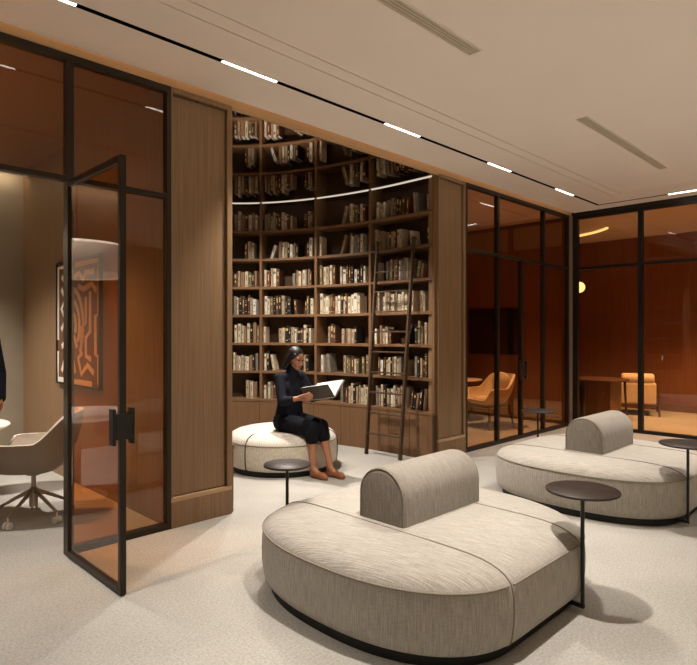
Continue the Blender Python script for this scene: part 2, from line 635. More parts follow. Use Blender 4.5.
# closed leaf handle in the second screen
d2 = sempty('door_2')
d2.location = (7.575, YW, 0)
bm = bmesh.new()
bx(bm, -0.10, -0.065, -0.03, -0.002, 0.84, 1.10)
bx(bm, 0.065, 0.10, -0.03, -0.002, 0.84, 1.10)
bx(bm, -0.065, 0.065, -0.022, 0.0, 0.885, 1.055)
obj('door_handle', bm, M['black'], d2, bevel=0.003)

# ------------------------------------------------------------------ ceiling track with lit lengths and air slots
tr = thing('recessed_light_track', 'black recessed ceiling track turning the corner, with short lit lengths', 'light track')
bm = bmesh.new()
bx(bm, -3.1, 8.886, 3.523, 3.566, ZC-0.001, ZC+0.05)
bx(bm, 8.846, 8.889, -4.1, 3.523, ZC-0.001, ZC+0.05)
obj('channel', bm, M['dark'], tr)
for a, b2 in ((-2.7, -2.2), (-0.95, -0.46), (0.79, 1.285), (2.28, 2.764), (4.018, 4.527), (5.783, 6.274), (7.47, 7.99)):
    bm = bmesh.new()
    bx(bm, a, b2, 3.532, 3.557, ZC-0.003, ZC+0.025)
    obj('led_diffuser', bm, M['led'], tr)
for a, b2 in ((2.09, 2.578), (0.3, 0.79), (-1.45, -0.96)):
    bm = bmesh.new()
    bx(bm, 8.848, 8.887, a, b2, ZC-0.004, ZC+0.025)
    obj('led_diffuser', bm, M['led'], tr)


def air_slot(x0, x1, y, label):
    t = thing('ceiling_air_slot', label, 'air vent', ((x0+x1)/2, y, ZC), 0, 'linear air slots in the ceiling')
    h = (x1-x0)/2
    bm = bmesh.new()
    bx(bm, -h, h, -0.055, -0.047, -0.006, 0.0)
    bx(bm, -h, h, 0.047, 0.055, -0.006, 0.0)
    bx(bm, -h, -h+0.008, -0.047, 0.047, -0.006, 0.0)
    bx(bm, h-0.008, h, -0.047, 0.047, -0.006, 0.0)
    obj('frame', bm, M['ceiling'], t)
    boxo('backing', (-h+0.008, h-0.008, -0.047, 0.047, -0.0012, -0.0002), M['grille_back'], t)
    for k in range(4):
        yy = -0.0355+k*0.0237
        boxo('slat', (-h+0.008, h-0.008, yy-0.0085, yy+0.0085, -0.005, -0.0012), M['grille'], t)


air_slot(1.17, 3.446, 2.21, 'slotted linear air vent in the ceiling above the front sofa')
air_slot(5.14, 7.42, 2.21, 'slotted linear air vent in the ceiling above the sofa by the corner')

# ------------------------------------------------------------------ curved bookcase
ELX, ELY, EA, EB = 4.17, 4.6, 1.4, 2.7
cpts = []
for k in range(12):
    cpts.append(Vector((ELX+EA, 4.13+(ELY-4.13)*k/12)))
for k in range(181):
    a = PI*k/180
    cpts.append(Vector((ELX+(EA if k <= 90 else EA+0.06)*math.cos(a), ELY+EB*math.sin(a))))
for k in range(1, 13):
    cpts.append(Vector((ELX-EA-0.06, ELY-(ELY-4.13)*k/12)))
cs_ = [0.0]
for a, b2 in zip(cpts[:-1], cpts[1:]):
    cs_.append(cs_[-1]+(b2-a).length)
CL = cs_[-1]


def curve_at(s):
    s = max(0.0, min(CL, s))
    lo, hi = 0, len(cs_)-1
    while hi-lo > 1:
        m2 = (lo+hi)//2
        if cs_[m2] <= s:
            lo = m2
        else:
            hi = m2
    t = (s-cs_[lo])/max(1e-9, cs_[hi]-cs_[lo])
    p = cpts[lo].lerp(cpts[hi], t)
    i0, i1 = max(0, lo-1), min(len(cpts)-1, hi+1)
    d = (cpts[i1]-cpts[i0]).normalized()
    return p, d, Vector((d.y, -d.x))       # point, tangent, outward normal


def s_at_px(px):
    u = (px-348.5)/FPX
    best, bs = 9, 0
    n = 1600
    for k in range(n):
        s = CL*0.62*k/n
        p, d, nn = curve_at(s)
        e = abs((p.x-p.y)/(p.x+p.y)-u)
        if e < best:
            best, bs = e, s
    return bs


def curve_slab(bm, s0, s1, o0, o1, z0, z1, n=None):
    n = n or max(2, int((s1-s0)/0.06))
    rows = []
    for k in range(n+1):
        p, d, nn = curve_at(s0+(s1-s0)*k/n)
        a, b2 = p+nn*o0, p+nn*o1
        rows.append([bm.verts.new((a.x, a.y, z0)), bm.verts.new((b2.x, b2.y, z0)),
                     bm.verts.new((b2.x, b2.y, z1)), bm.verts.new((a.x, a.y, z1))])
    for A, B in zip(rows[:-1], rows[1:]):
        for i in range(4):
            j = (i+1) % 4
            bm.faces.new((A[i], A[j], B[j], B[i]))
    bm.faces.new(rows[0])
    bm.faces.new(rows[-1][::-1])


S4, S3, S2 = s_at_px(370.3), s_at_px(316), s_at_px(261)
S1 = S2 + (S2-S3)*1.0
divs = [0.0, S4, S3, S2, S1, CL-S1, CL-S2, CL-S3, CL-S4, CL]
divs = sorted(set(d for d in divs))
SHELF_Z = [0.555, 0.955, 1.355, 1.755, 2.155, 2.555, 2.955]
ZM = 3.352
bc = thing('curved_bookcase', 'tall curved walnut bookcase with seven rows of shelves and low cupboards', 'bookcase')
bm = bmesh.new()
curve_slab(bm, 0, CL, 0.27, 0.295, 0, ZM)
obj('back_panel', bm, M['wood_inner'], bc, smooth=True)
for z in SHELF_Z[1:]:
    bm = bmesh.new()
    curve_slab(bm, 0, CL, -0.004, 0.27, z-0.034, z)
    obj('shelf', bm, M['wood_dark'], bc, smooth=True)
bm = bmesh.new()
curve_slab(bm, 0, CL, -0.065, 0.27, SHELF_Z[0]-0.03, SHELF_Z[0])
obj('cupboard_top', bm, M['wood_dark'], bc, smooth=True)
bm = bmesh.new()
curve_slab(bm, 0.03, CL-0.03, -0.010, 0.02, ZM-0.007, ZM)
obj('light_strip', bm, M['led_shelf'], bc, smooth=True)
for i, s in enumerate(divs):
    a = min(max(s, 0.018), CL-0.018)
    bm = bmesh.new()
    curve_slab(bm, a-0.017, a+0.017, -0.012, 0.27, SHELF_Z[0], ZM, 2)
    obj('divider', bm, M['wood_dark'], bc)
bm = bmesh.new()
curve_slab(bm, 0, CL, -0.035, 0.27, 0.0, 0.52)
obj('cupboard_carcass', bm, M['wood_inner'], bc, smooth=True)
for i, (a, b2) in enumerate(zip(divs[:-1], divs[1:])):
    k = 3 if i in (0, len(divs)-2) else 2
    for q in range(k):
        s0, s1 = a+(b2-a)*q/k+0.003, a+(b2-a)*(q+1)/k-0.003
        if i == 0 and q == 1:
            for z0, z1 in ((0.0, 0.24), (0.246, 0.522)):
                bm = bmesh.new()
                curve_slab(bm, s0, s1, -0.06, -0.035, z0, z1)
                obj('drawer', bm, M['wood_dark'], bc, smooth=True)
        else:
            bm = bmesh.new()
            curve_slab(bm, s0, s1, -0.06, -0.035, 0.0, 0.522)
            obj('cupboard_door', bm, M['wood_dark'], bc, smooth=True)

struct(boxo('ceiling_niche_mirror', (2.40, 5.92, YW+0.032, 7.70, ZM+0.001, ZM+0.02), M['mirror']))
struct(boxo('wall_niche', (2.27, 6.09, 7.72, 7.80, 0, 3.6), M['wood_inner']))


# --- ladder
def ladder():
    f0, f1 = Vector((5.236, 4.925, 0)), Vector((5.262, 4.405, 0))
    t0, t1 = Vector((5.512, 4.985, 2.66)), Vector((5.530, 4.415, 2.66))
    t = thing('library_ladder', 'slim dark wooden ladder leaning on the curved bookcase', 'ladder', tuple((f0+f1)/2))
    o = Vector(((f0+f1)/2))

    def bar(name, a, b2, w1, w2, mat):
        a, b2 = a-o, b2-o
        d = (b2-a).normalized()
        s = Vector((0.03, -1, 0)).normalized()
        if abs(d.y) > 0.8:
            s = Vector((1, 0, 0.1)).normalized()
        e = d.cross(s).normalized()
        bm = bmesh.new()
        vs = []
        for p in (a, b2):
            for sx, sy in ((-1, -1), (1, -1), (1, 1), (-1, 1)):
                vs.append(bm.verts.new(p+s*w1*sx/2+e*w2*sy/2))
        for f in ((3, 2, 1, 0), (4, 5, 6, 7), (0, 1, 5, 4), (1, 2, 6, 5), (2, 3, 7, 6), (3, 0, 4, 7)):
            bm.faces.new([vs[i] for i in f])
        return obj(name, bm, mat, t, bevel=0.003)
    bar('rail', f0+Vector((0, 0, 0.004)), t0, 0.026, 0.05, M['wood_inner'])
    bar('rail', f1+Vector((0, 0, 0.004)), t1, 0.026, 0.05, M['wood_inner'])
    for k in range(10):
        q = (0.26+k*0.25)/2.66
        bar('rung', f0.lerp(t0, q), f1.lerp(t1, q), 0.034, 0.015, M['wood_inner'])
    for f, tt in ((f0, t0), (f1, t1)):
        bm = bmesh.new()
        p = tt-o
        bx(bm, p.x-0.01, p.x+0.045, p.y-0.012, p.y+0.012, p.z-0.03, p.z-0.012)
        obj('hook', bm, M['black'], t)


ladder()

# --- books
COL = {
    'cream': (196, 180, 152), 'ivory': (208, 196, 174), 'beige': (166, 146, 118), 'tan': (140, 110, 82), 'brown': (88, 60, 42),
    'russet': (104, 58, 40), 'grey': (126, 116, 102), 'charcoal': (42, 37, 34), 'white': (216, 208, 192), 'olive': (108, 96, 70)}
BM = {k: plain(k+' book cloth', v, 0.7, spec=0.2, var=0.1, scale=3) for k, v in COL.items()}
M['ink'] = plain('spine print', (112, 94, 76), 0.7)
M['gilt'] = plain('spine gilt', (196, 168, 116), 0.5)


def book_mesh(colour, style):
    """unit book: spine to -y, x = thickness (1), z = height (1), y = depth (1)"""
    bm = bmesh.new()
    t = 0.10
    n = 6
    out = [(0.5*math.sin(-PI/2+PI*i/n), 0.035-0.035*math.cos(-PI/2+PI*i/n)) for i in range(n+1)]
    pts = out + [(0.5, 1.0), (0.5-t, 1.0), (0.5-t, 0.06), (-0.5+t, 0.06), (-0.5+t, 1.0), (-0.5, 1.0)]
    lo = [bm.verts.new((p[0], p[1], 0)) for p in pts]
    hi = [bm.verts.new((p[0], p[1], 1)) for p in pts]
    m2 = len(pts)
    for i in range(m2):
        j = (i+1) % m2
        bm.faces.new((lo[i], lo[j], hi[j], hi[i]))
    for vs in (lo, hi):
        k = n
        bm.faces.new([vs[i] for i in range(0, n+1)] + [vs[n+3], vs[n+4]])
        bm.faces.new([vs[n], vs[n+1], vs[n+2], vs[n+3]])
        bm.faces.new([vs[n+4], vs[n+5], vs[n+6], vs[0]])
    bx(bm, -0.5+t*0.9, 0.5-t*0.9, 0.055, 0.985, 0.015, 0.97, 1)
    yb = -0.004
    if style == 0:
        bands = [(0.70, 0.84, 0.36), (0.12, 0.16, 0.3)]
    elif style == 1:
        bands = [(0.40, 0.80, 0.14), (0.08, 0.13, 0.25)]
    elif style == 2:
        bands = [(0.86, 0.88, 0.42), (0.76, 0.78, 0.42), (0.2, 0.22, 0.42), (0.55, 0.66, 0.25)]
    else:
        bands = [(0.62, 0.88, 0.22), (0.30, 0.45, 0.15)]
    for z0, z1, hw in bands:
        bx(bm, -hw, hw, yb, 0.04, z0, z1, 2)
    bmesh.ops.recalc_face_normals(bm, faces=bm.faces)
    me = bpy.data.meshes.new('book')
    bm.to_mesh(me)
    bm.free()
    me.materials.append(BM[colour])
    me.materials.append(M['paper'])
    me.materials.append(M['gilt'] if colour in ('brown', 'russet', 'charcoal', 'olive') else M['ink'])
    return me


BMESH = {(c, s): book_mesh(c, s) for c in COL for s in range(4)}
ORD = ['first', 'second', 'third', 'fourth', 'fifth', 'sixth', 'seventh', 'eighth', 'ninth', 'tenth', 'eleventh', 'twelfth',
       'thirteenth', 'fourteenth', 'fifteenth', 'sixteenth', 'seventeenth', 'eighteenth', 'nineteenth', 'twentieth']
ROWN = ['bottom', 'second', 'third', 'fourth', 'fifth', 'sixth', 'top']
ROWX = ['bottom shelf', 'second shelf up', 'third shelf up', 'fourth shelf up', 'fifth shelf up', 'sixth shelf up', 'top shelf']
BAYN = ['bay beside the timber pillar', 'bay above the seated woman', 'bay before the ladder', 'bay behind the ladder']
# runs of books per row, in the photo's columns; tilt in degrees marks a leaning run
ROWS = [
    [(245, 258, 0), (263, 283, 0), (338, 341, 0), (344, 366, 0), (374, 403, 0), (407, 425, 6), (428.5, 432, -9)],
    [(232.8, 258, 0), (263, 268, 0), (271.5, 274.5, -8), (302, 310, 0), (319, 323, 0), (326, 329.5, -8), (342, 358, 0), (360, 366.5, 0), (375.5, 404, 0), (412.5, 431.5, 0)],
    [(234, 258, 0), (262.5, 266.5, 0), (277, 310, 0), (326, 334, 0), (339, 355, 0), (372.6, 375, 0), (378, 388, 0), (403, 406.5, 20), (412.5, 431.5, 0)],
    [(233, 257, 0), (263.5, 290, 0), (293, 295.5, -6), (303, 311, 0), (318, 358, 0), (372.8, 377, 0), (380, 411, 0), (417, 424, 0), (427.5, 432, 0)],
    [(233, 257, 0), (263.5, 279, 0), (291, 312, 0), (318, 333, 0), (338.5, 365, 0), (373, 376, 0), (384, 411, 0), (414, 422, 8), (429, 432, 0)],
    [(244, 254, 0), (268.5, 271.5, 17), (277, 297, 0), (304.5, 312.5, 0), (318, 320.5, 0), (338.5, 342.5, 17), (347, 366, 0), (373, 400, 0), (408, 413, -7), (424, 430, 0)],
    [(234, 257, 0), (263.5, 291.5, 0), (302.5, 312, 0), (338.5, 343, 17), (347.5, 364, 0), (374, 406, 3), (411, 416.5, -5), (425, 431.5, 0)],
]
PAL = ['cream']*5 + ['ivory']*3 + ['beige']*5 + ['tan']*4 + ['brown']*4 + ['russet'] + ['grey']*3 + ['charcoal']*3 + ['white'] + ['olive']*2
bay_of = lambda px: 0 if px < 260.5 else 1 if px < 315.5 else 2 if px < 370 else 3
rb = random.Random(41)
n_books = 0
for r, runs in enumerate(ROWS):
    counts = [0, 0, 0, 0]
    for x0, x1, tilt in runs:
        sA, sB = s_at_px(x1), s_at_px(x0)          # s grows towards the photo's left
        s = sB
        base_h = rb.uniform(0.20, 0.25)
        base_c = rb.choice(PAL)
        while True:
            tk = rb.uniform(0.028, 0.054) if x0 < 370 else rb.uniform(0.025, 0.046)
            if s-tk < sA-0.012:
                break
            h = base_h+rb.uniform(-0.025, 0.045)
            dp = rb.uniform(0.14, 0.19)
            colour = base_c if rb.random() < 0.18 else rb.choice(PAL)
            p, d, nn = curve_at(s-tk/2)
            o = bpy.data.objects.new('book', BMESH[(colour, rb.randrange(4))])
            C.objects.link(o)
            yoff = 0.03+rb.uniform(0, 0.03)
            # local x = -tangent (towards the photo's right), local y = outward normal
            ax = Vector((-d.x, -d.y, 0))
            ay = Vector((nn.x, nn.y, 0))
            az = Vector((0, 0, 1))
            R = Matrix((ax, ay, az)).transposed()
            if R.determinant() < 0:
                R = Matrix((-ax, ay, az)).transposed()
                sg = -1
            else:
                sg = 1
            ti = math.radians(tilt + (rb.uniform(-0.5, 0.5) if tilt == 0 else rb.uniform(-2, 2)))*sg
            if abs(tilt) < 1:
                ti *= 0.5
            Rt = Matrix.Rotation(ti, 3, 'Y')
            lift = abs(math.sin(ti))*tk/2
            pos = Vector((p.x+nn.x*yoff, p.y+nn.y*yoff, SHELF_Z[r]+lift+0.0005))
            o.matrix_world = Matrix.Translation(pos) @ (R @ Rt).to_4x4() @ Matrix.Diagonal((tk*0.93, dp, h, 1))
            by = bay_of((x0+x1)/2)
            counts[by] += 1
            n_books += 1
            hw = 'tall' if h > 0.255 else 'short' if h < 0.205 else 'mid-height'
            st = 'leaning' if abs(tilt) > 5 else 'upright'
            tag(o, '%s %s %s book, %s from left on %s, %s' % (st, hw, colour, ORD[counts[by]-1], ROWX[r], BAYN[by]), 'book',
                'books on the %s row of the bookcase' % ROWN[r])
            s -= tk/math.cos(math.radians(tilt)) + (0.004 if tilt == 0 else 0.014)
            if rb.random() < 0.05:
                s -= rb.uniform(0.01, 0.03)


# ------------------------------------------------------------------ sofas
SX0, SX1, CA, CB, CP = -0.27, 0.27, 0.575, 0.825, 2.35     # straight from SX0 to SX1, superelliptic ends
SEAM = 0.365


def sofa_outline(n=44):
    pts = []
    for k in range(n+1):
        a = -PI/2+PI*k/n
        c, s = math.cos(a), math.sin(a)
        pts.append((SX1+CA*abs(c)**(2/CP), CB*math.copysign(abs(s)**(2/CP), s)))
    m2 = 12
    for k in range(1, m2):
        pts.append((SX1+(SX0-SX1)*k/m2, CB))
    for k in range(n+1):
        a = PI/2+PI*k/n
        c, s = math.cos(a), math.sin(a)
        pts.append((SX0-CA*abs(c)**(2/CP), CB*math.copysign(abs(s)**(2/CP), s)))
    for k in range(1, m2):
        pts.append((SX0+(SX1-SX0)*k/m2, -CB))
    return pts


PROF = [(0.06, 0.055), (0.03, 0.058), (0.010, 0.075), (0.0, 0.11), (-0.008, 0.17), (-0.010, 0.23), (-0.007, 0.29), (0.0, 0.335), (0.004, 0.348),
        (0.014, 0.362), (0.035, 0.381), (0.065, 0.398), (0.105, 0.412), (0.155, 0.4225), (0.21, 0.4285), (0.30, 0.432), (0.42, 0.4335), (0.56, 0.434), (0.70, 0.4345)]


def inset(pts, i):
    res = []
    s = 1-i/0.80
    for x, y in pts:
        cx = max(SX0, min(SX1, x))
        res.append((cx+(x-cx)*s*1.0 if abs(x) > SX1 else x, y*s))
    return res


def loft(bm, pts, prof, insf):
    uvl = bm.loops.layers.uv.verify()
    n = len(pts)
    arc = [0.0]
    for k in range(n):
        a, b2 = pts[k], pts[(k+1) % n]
        arc.append(arc[-1]+math.hypot(a[0]-b2[0], a[1]-b2[1]))
    v = [0.0]
    for (i0, z0), (i1, z1) in zip(prof[:-1], prof[1:]):
        v.append(v[-1]+math.hypot(i1-i0, z1-z0))
    rings = []
    for i, z in prof:
        rings.append([bm.verts.new((x, y, z)) for x, y in insf(pts, i)])
    top_from = 9
    for r in range(len(rings)-1):
        A, B = rings[r], rings[r+1]
        for k in range(n):
            j = (k+1) % n
            f = bm.faces.new((A[k], A[j], B[j], B[k]))
            uvs = ((arc[k], v[r]), (arc[k+1], v[r]), (arc[k+1], v[r+1]), (arc[k], v[r+1]))
            for lp, q in zip(f.loops, uvs):
                if r >= top_from:
                    co = lp.vert.co       # on top the cords run across the seat
                    lp[uvl].uv = (co.x+co.y*0.25, co.y)
                else:
                    lp[uvl].uv = q
            f.smooth = True
    f = bm.faces.new(rings[-1])
    for lp in f.loops:
        lp[uvl].uv = (lp.vert.co.x, lp.vert.co.y)
    bm.faces.new(rings[0][::-1])


def cut(bm, co, no):
    """keep the side the normal points away from, close the cut"""
    g = bm.verts[:]+bm.edges[:]+bm.faces[:]
    r = bmesh.ops.bisect_plane(bm, geom=g, plane_co=co, plane_no=no, clear_outer=True)
    ed = [e for e in r['geom_cut'] if isinstance(e, bmesh.types.BMEdge)]
    f = bmesh.ops.contextual_create(bm, geom=ed)['faces']
    # soften the cut: pull the top of the cut face down a touch for a seam
    return f


def cushion(name, parent, mat, planes):
    bm = bmesh.new()
    loft(bm, sofa_outline(), PROF, inset)
    for co, no in planes:
        cut(bm, co, no)
    o = obj(name, bm, mat, parent, smooth=True)
    md = o.modifiers.new('bevel', 'BEVEL')
    md.width = 0.010
    md.segments = 3
    md.limit_method = 'ANGLE'
    md.angle_limit = math.radians(62)
    return o


def piping(name, parent, pts):
    bm = bmesh.new()
    tube(bm, pts, 0.0045, 6)
    return obj(name, bm, M['piping'], parent, smooth=True)


def make_sofa(label):
    t = thing('island_sofa', label, 'sofa', (0, 0, 0), 0, 'oval island sofas')
    bm = bmesh.new()
    prism(bm, inset(sofa_outline(), 0.055), 0.0, 0.056)
    obj('plinth', bm, M['plinth'], t)
    out = sofa_outline(60)
    for sgn in (-1, 1):
        c = cushion('end_cushion', t, M['sofa'], [((sgn*SEAM, 0, 0), (-sgn, 0, 0))])
        ring = [(x, y, 0.350) for x, y in inset(out, -0.0015) if sgn*x > SEAM-0.004]
        # order the run
        ring.sort(key=lambda p: math.atan2(p[1], sgn*(p[0])-sgn*sgn*0))
        ring = sorted(ring, key=lambda p: p[1] if abs(p[0]) > 0 else 0)
        ring = sorted([(x, y, z) for x, y, z in ring], key=lambda p: math.atan2(p[1], (sgn*p[0]-SEAM+0.05)))
        piping('edge_piping', c, ring)
        # seam cord running over the seat and down the sides
        seam = []
        prof = [(i, z) for i, z in PROF if z < 0.434]
        for i, z in prof:
            seam.append((sgn*SEAM, -CB*(1-i/0.80)*(1-0.0 if True else 1), z+0.001))
        top = [(sgn*SEAM, y, 0.4335) for y in (-0.3, -0.1, 0.1, 0.3)]
        seam = seam + top + [(x, -y, z) for x, y, z in seam[::-1]]
        seam = [s for s in seam]
        # follow the outline where the end curve has begun
        k = (SEAM-SX1)/CA
        yb = CB*(1-k**CP)**(1/CP)
        seam = [(x, y*yb/CB, z) for x, y, z in seam]
        piping('seam_piping', c, seam)
    for sgn in (-1, 1):
        c = cushion('seat_cushion', t, M['sofa'], [((SEAM, 0, 0), (1, 0, 0)), ((-SEAM, 0, 0), (-1, 0, 0)), ((0, 0, 0), (0, -sgn, 0))])
        piping('edge_piping', c, [(x, sgn*(CB+0.0015), 0.350) for x in (-SEAM+0.004, -0.27, -0.1, 0.1, 0.27, SEAM-0.004)])
    # half-round bolster
    bm = bmesh.new()
    uvl = bm.loops.layers.uv.verify()
    hw, z0, zs, x0, x1, cy = 0.168, 0.428, 0.58, -0.325, 0.43, 0.02
    sec = [(-hw, z0), (-hw, 0.48), (-hw, 0.53)]
    for k in range(17):
        a = PI-PI*k/16
        sec.append((hw*math.cos(a), zs+hw*0.95*math.sin(a)))
    sec += [(hw, 0.53), (hw, 0.48), (hw, z0)]
    xs = [(x0, 0.030), (x0+0.004, 0.016), (x0+0.014, 0.004), (x0+0.03, 0.0)] + [(x0+(x1-x0)*k/8, 0.0) for k in range(1, 8)] + \
         [(x1-0.03, 0.0), (x1-0.014, 0.004), (x1-0.004, 0.016), (x1, 0.030)]
    arc = [0.0]
    for a, b2 in zip(sec[:-1], sec[1:]):
        arc.append(arc[-1]+math.hypot(a[0]-b2[0], a[1]-b2[1]))
    rows = []
    for x, ins in xs:
        f = (hw-ins)/hw
        rows.append([bm.verts.new((x, cy+y*f, z0 if abs(z-z0) < 1e-6 else z0+(z-z0)*(1-ins/0.31))) for y, z in sec])
    for r in range(len(rows)-1):
        for k in range(len(sec)-1):
            f = bm.faces.new((rows[r][k], rows[r+1][k], rows[r+1][k+1], rows[r][k+1]))
            for lp in f.loops:
                kk = k if lp.vert in (rows[r][k], rows[r+1][k]) else k+1
                lp[uvl].uv = (lp.vert.co.x, arc[kk])
            f.smooth = True
    for row in (rows[0], rows[-1]):
        f = bm.faces.new(row)
        for lp in f.loops:
            lp[uvl].uv = (lp.vert.co.y, lp.vert.co.z)
    bo = obj('backrest', bm, M['bolster'], t, smooth=True)
    for x in (x0+0.006, x1-0.006):
        piping('edge_piping', bo, [(x, cy+y*0.955, z0+(z-z0)*0.97) for y, z in sec])
    return t


sofa = make_sofa('oval oat-coloured island sofa with a half-round backrest, in front of the timber pillar and pouf')
sofa.location = (2.77, 2.17, 0)
dup(sofa, (5.47, 2.17, 0), 0, 'oval oat-coloured island sofa with a half-round backrest, near the glazed corner')


# ------------------------------------------------------------------ pouf
def make_pouf():
    t = thing('round_pouf', 'round cream upholstered pouf on a black plinth, the woman sits on it', 'pouf', (4.12, 5.166, 0))
    bm = bmesh.new()
    lathe(bm, [(0, 0), (0.565, 0), (0.565, 0.056), (0, 0.056)], 64)
    obj('plinth', bm, M['plinth'], t)
    bm = bmesh.new()
    n = 72
    circ = [(0.61*math.cos(2*PI*k/n), 0.61*math.sin(2*PI*k/n)) for k in range(n)]
    prof = [(0.07, 0.055), (0.03, 0.058), (0.008, 0.08), (0.0, 0.13), (-0.004, 0.22), (0.0, 0.30), (0.006, 0.33), (0.018, 0.36), (0.045, 0.39), (0.085, 0.41), (0.14, 0.423), (0.24, 0.431), (0.38, 0.435), (0.5, 0.436)]
    loft(bm, circ, prof, lambda p, i: [(x*(1-i/0.61), y*(1-i/0.61)) for x, y in p])
    c = obj('cushion', bm, M['pouf'], t, smooth=True)
    bm = bmesh.new()
    tube(bm, [(0.607*math.cos(2*PI*k/64), 0.607*math.sin(2*PI*k/64), 0.325) for k in range(64)], 0.0055, 6, closed=True)
    obj('edge_piping', bm, M['piping'], c, smooth=True)
    for a in (math.radians(192), math.radians(312), math.radians(72)):
        bm = bmesh.new()
        tube(bm, [((0.613-i)*math.cos(a), (0.613-i)*math.sin(a), z) for i, z in prof[1:11]], 0.006, 6)
        obj('seam_piping', bm, M['black'], c, smooth=True)
    return t


make_pouf()


# ------------------------------------------------------------------ side tables
def make_table(label):
    t = thing('side_table', label, 'side table', (0, 0, 0), 0, 'black disc side tables at the sofas')
    bm = bmesh.new()
    lathe(bm, [(0, 0.0), (0.188, 0.0), (0.195, 0.003), (0.195, 0.012), (0.192, 0.015), (0, 0.015)], 56)
    top = obj('table_top', bm, M['tabletop'], t, smooth=True)
    bm = bmesh.new()
    tube(bm, [(0, 0, 0.024), (0, 0, 0.64)], 0.0105, 14)
    st = obj('stem', bm, M['black'], t, smooth=True)
    bm = bmesh.new()
    bx(bm, -0.0105, 0.0105, -0.0105, 0.10, 0.022, 0.043)
    ft = obj('foot', bm, M['black'], t, bevel=0.003)
    return t


def place_table(src, x, y, h, rz, k, label):
    t = dup(src, (x, y, 0), rz, label) if src is not None else make_table(label)
    t.location = (x, y, 0)
    t.rotation_euler = (0, 0, rz)
    for c in t.children:
        if c.name.startswith('table_top'):
            c.location = (0, 0, h)
            c.scale = (k, k, 1)
        elif c.name.startswith('stem'):
            c.scale = (1, 1, h/0.64)
    return t


tb = place_table(None, 3.098, 1.322, 0.645, 0, 0.97, 'black disc side table against the front sofa, its round top nearest the viewer')
place_table(tb, 2.445, 3.02, 0.615, PI, 0.80, 'small black disc side table behind the front sofa, below the seated woman')
place_table(tb, 5.045, 1.33, 0.627, 0, 1.03, 'black disc side table cut by the picture edge, in front of the corner sofa')
place_table(tb, 5.93, 3.02, 0.64, PI, 0.88, 'black disc side table behind the corner sofa, before the glazing')


# ------------------------------------------------------------------ chairs
def tub_mesh(R=0.30, zb=0.37, hb=0.83, ha=0.60, hf=0.43, thick=0.035, mats=(0, 1)):
    bm = bmesh.new()
    n, m2 = 56, 9

    def hgt(a):
        a = abs((a+PI) % (2*PI)-PI)          # 0 = front, PI = back
        def ss(x0, x1, x):
            q = max(0, min(1, (x-x0)/(x1-x0)))
            return q*q*(3-2*q)
        h = hf+(ha-hf)*ss(0.55, 0.95, a)
        return h+(hb-ha)*ss(1.75, 2.45, a)
    outer, inner = [], []
    for v in range(m2+1):
        q = v/m2
        ro, ri = [], []
        for k in range(n):
            a = 2*PI*k/n
            H = hgt(a)
            sq = (abs(math.cos(a))**3.0+abs(math.sin(a))**3.0)**(-1/3.0)
            rr = R*sq*(0.42+0.58*math.sin(q*PI/2)**0.8)
            lean = 0.05*(H-ha)/(hb-ha)*q if H > ha else 0
            z = zb+(H-zb)*(q**1.5)
            ro.append(bm.verts.new((rr*math.cos(a)-lean, rr*math.sin(a), z)))
            r2 = max(0.02, rr-thick)
            z2 = max(z, zb+0.055) if q < 1 else z
            ri.append(bm.verts.new((r2*math.cos(a)-lean, r2*math.sin(a), z2+0.003)))
        outer.append(ro)
        inner.append(ri)
    for v in range(m2):
        for k in range(n):
            j = (k+1) % n
            bm.faces.new((outer[v][k], outer[v][j], outer[v+1][j], outer[v+1][k])).material_index = mats[0]
            bm.faces.new((inner[v][j], inner[v][k], inner[v+1][k], inner[v+1][j])).material_index = mats[1]
    for k in range(n):
        j = (k+1) % n
        bm.faces.new((outer[m2][k], outer[m2][j], inner[m2][j], inner[m2][k])).material_index = mats[1]
    bm.faces.new(outer[0][::-1]).material_index = mats[0]
    bm.faces.new(inner[0]).material_index = mats[1]
    return bm


def seat_pad(R, z0, z1):
    bm = bmesh.new()
    lathe(bm, [(0, z0), (R*0.94, z0), (R, z0+0.015), (R, z1-0.02), (R*0.93, z1-0.004), (0, z1)], 40)
    return bm


def office_chair(label, loc, rz):
    t = thing('office_chair', label, 'chair', loc, rz)
    sh = obj('shell', tub_mesh(0.31, 0.38, 0.86, 0.64, 0.47), [M['shell'], M['shell_in']], t, smooth=True)
    obj('seat_pad', seat_pad(0.235, 0.42, 0.475), M['shell_in'], t, smooth=True)
    bm = bmesh.new()
    lathe(bm, [(0, 0.10), (0.032, 0.10), (0.032, 0.22), (0.026, 0.25), (0.018, 0.255), (0.018, 0.345), (0.05, 0.352), (0.06, 0.374), (0, 0.376)], 24)
    obj('column', bm, M['alu'], t, smooth=True)
    for k in range(5):
        a = 2*PI*k/5+1.159
        c, s = math.cos(a), math.sin(a)
        bm = bmesh.new()
        tube(bm, [(0.02*c, 0.02*s, 0.225), (0.12*c, 0.12*s, 0.175), (0.285*c, 0.285*s, 0.085)], 0.019, 10, r1=0.011)
        lg = obj('base_leg', bm, M['alu'], t, smooth=True)
        bm = bmesh.new()
        tube(bm, [(0.285*c, 0.285*s, 0.09), (0.285*c, 0.285*s, 0.05)], 0.007, 8)
        for off in (-0.016, 0.016):
            ctr = Vector((0.285*c-s*off, 0.285*s+c*off, 0.028))
            ax = Vector((-s, c, 0))
            tube(bm, [ctr-ax*0.009, ctr+ax*0.009], 0.028, 18)
        obj('caster', bm, M['white'], lg, smooth=True)
    return t


office_chair('cream and taupe swivel chair on five casters, beside the open glass door', (1.53, 5.13, 0), math.atan2(0.37, -0.63))


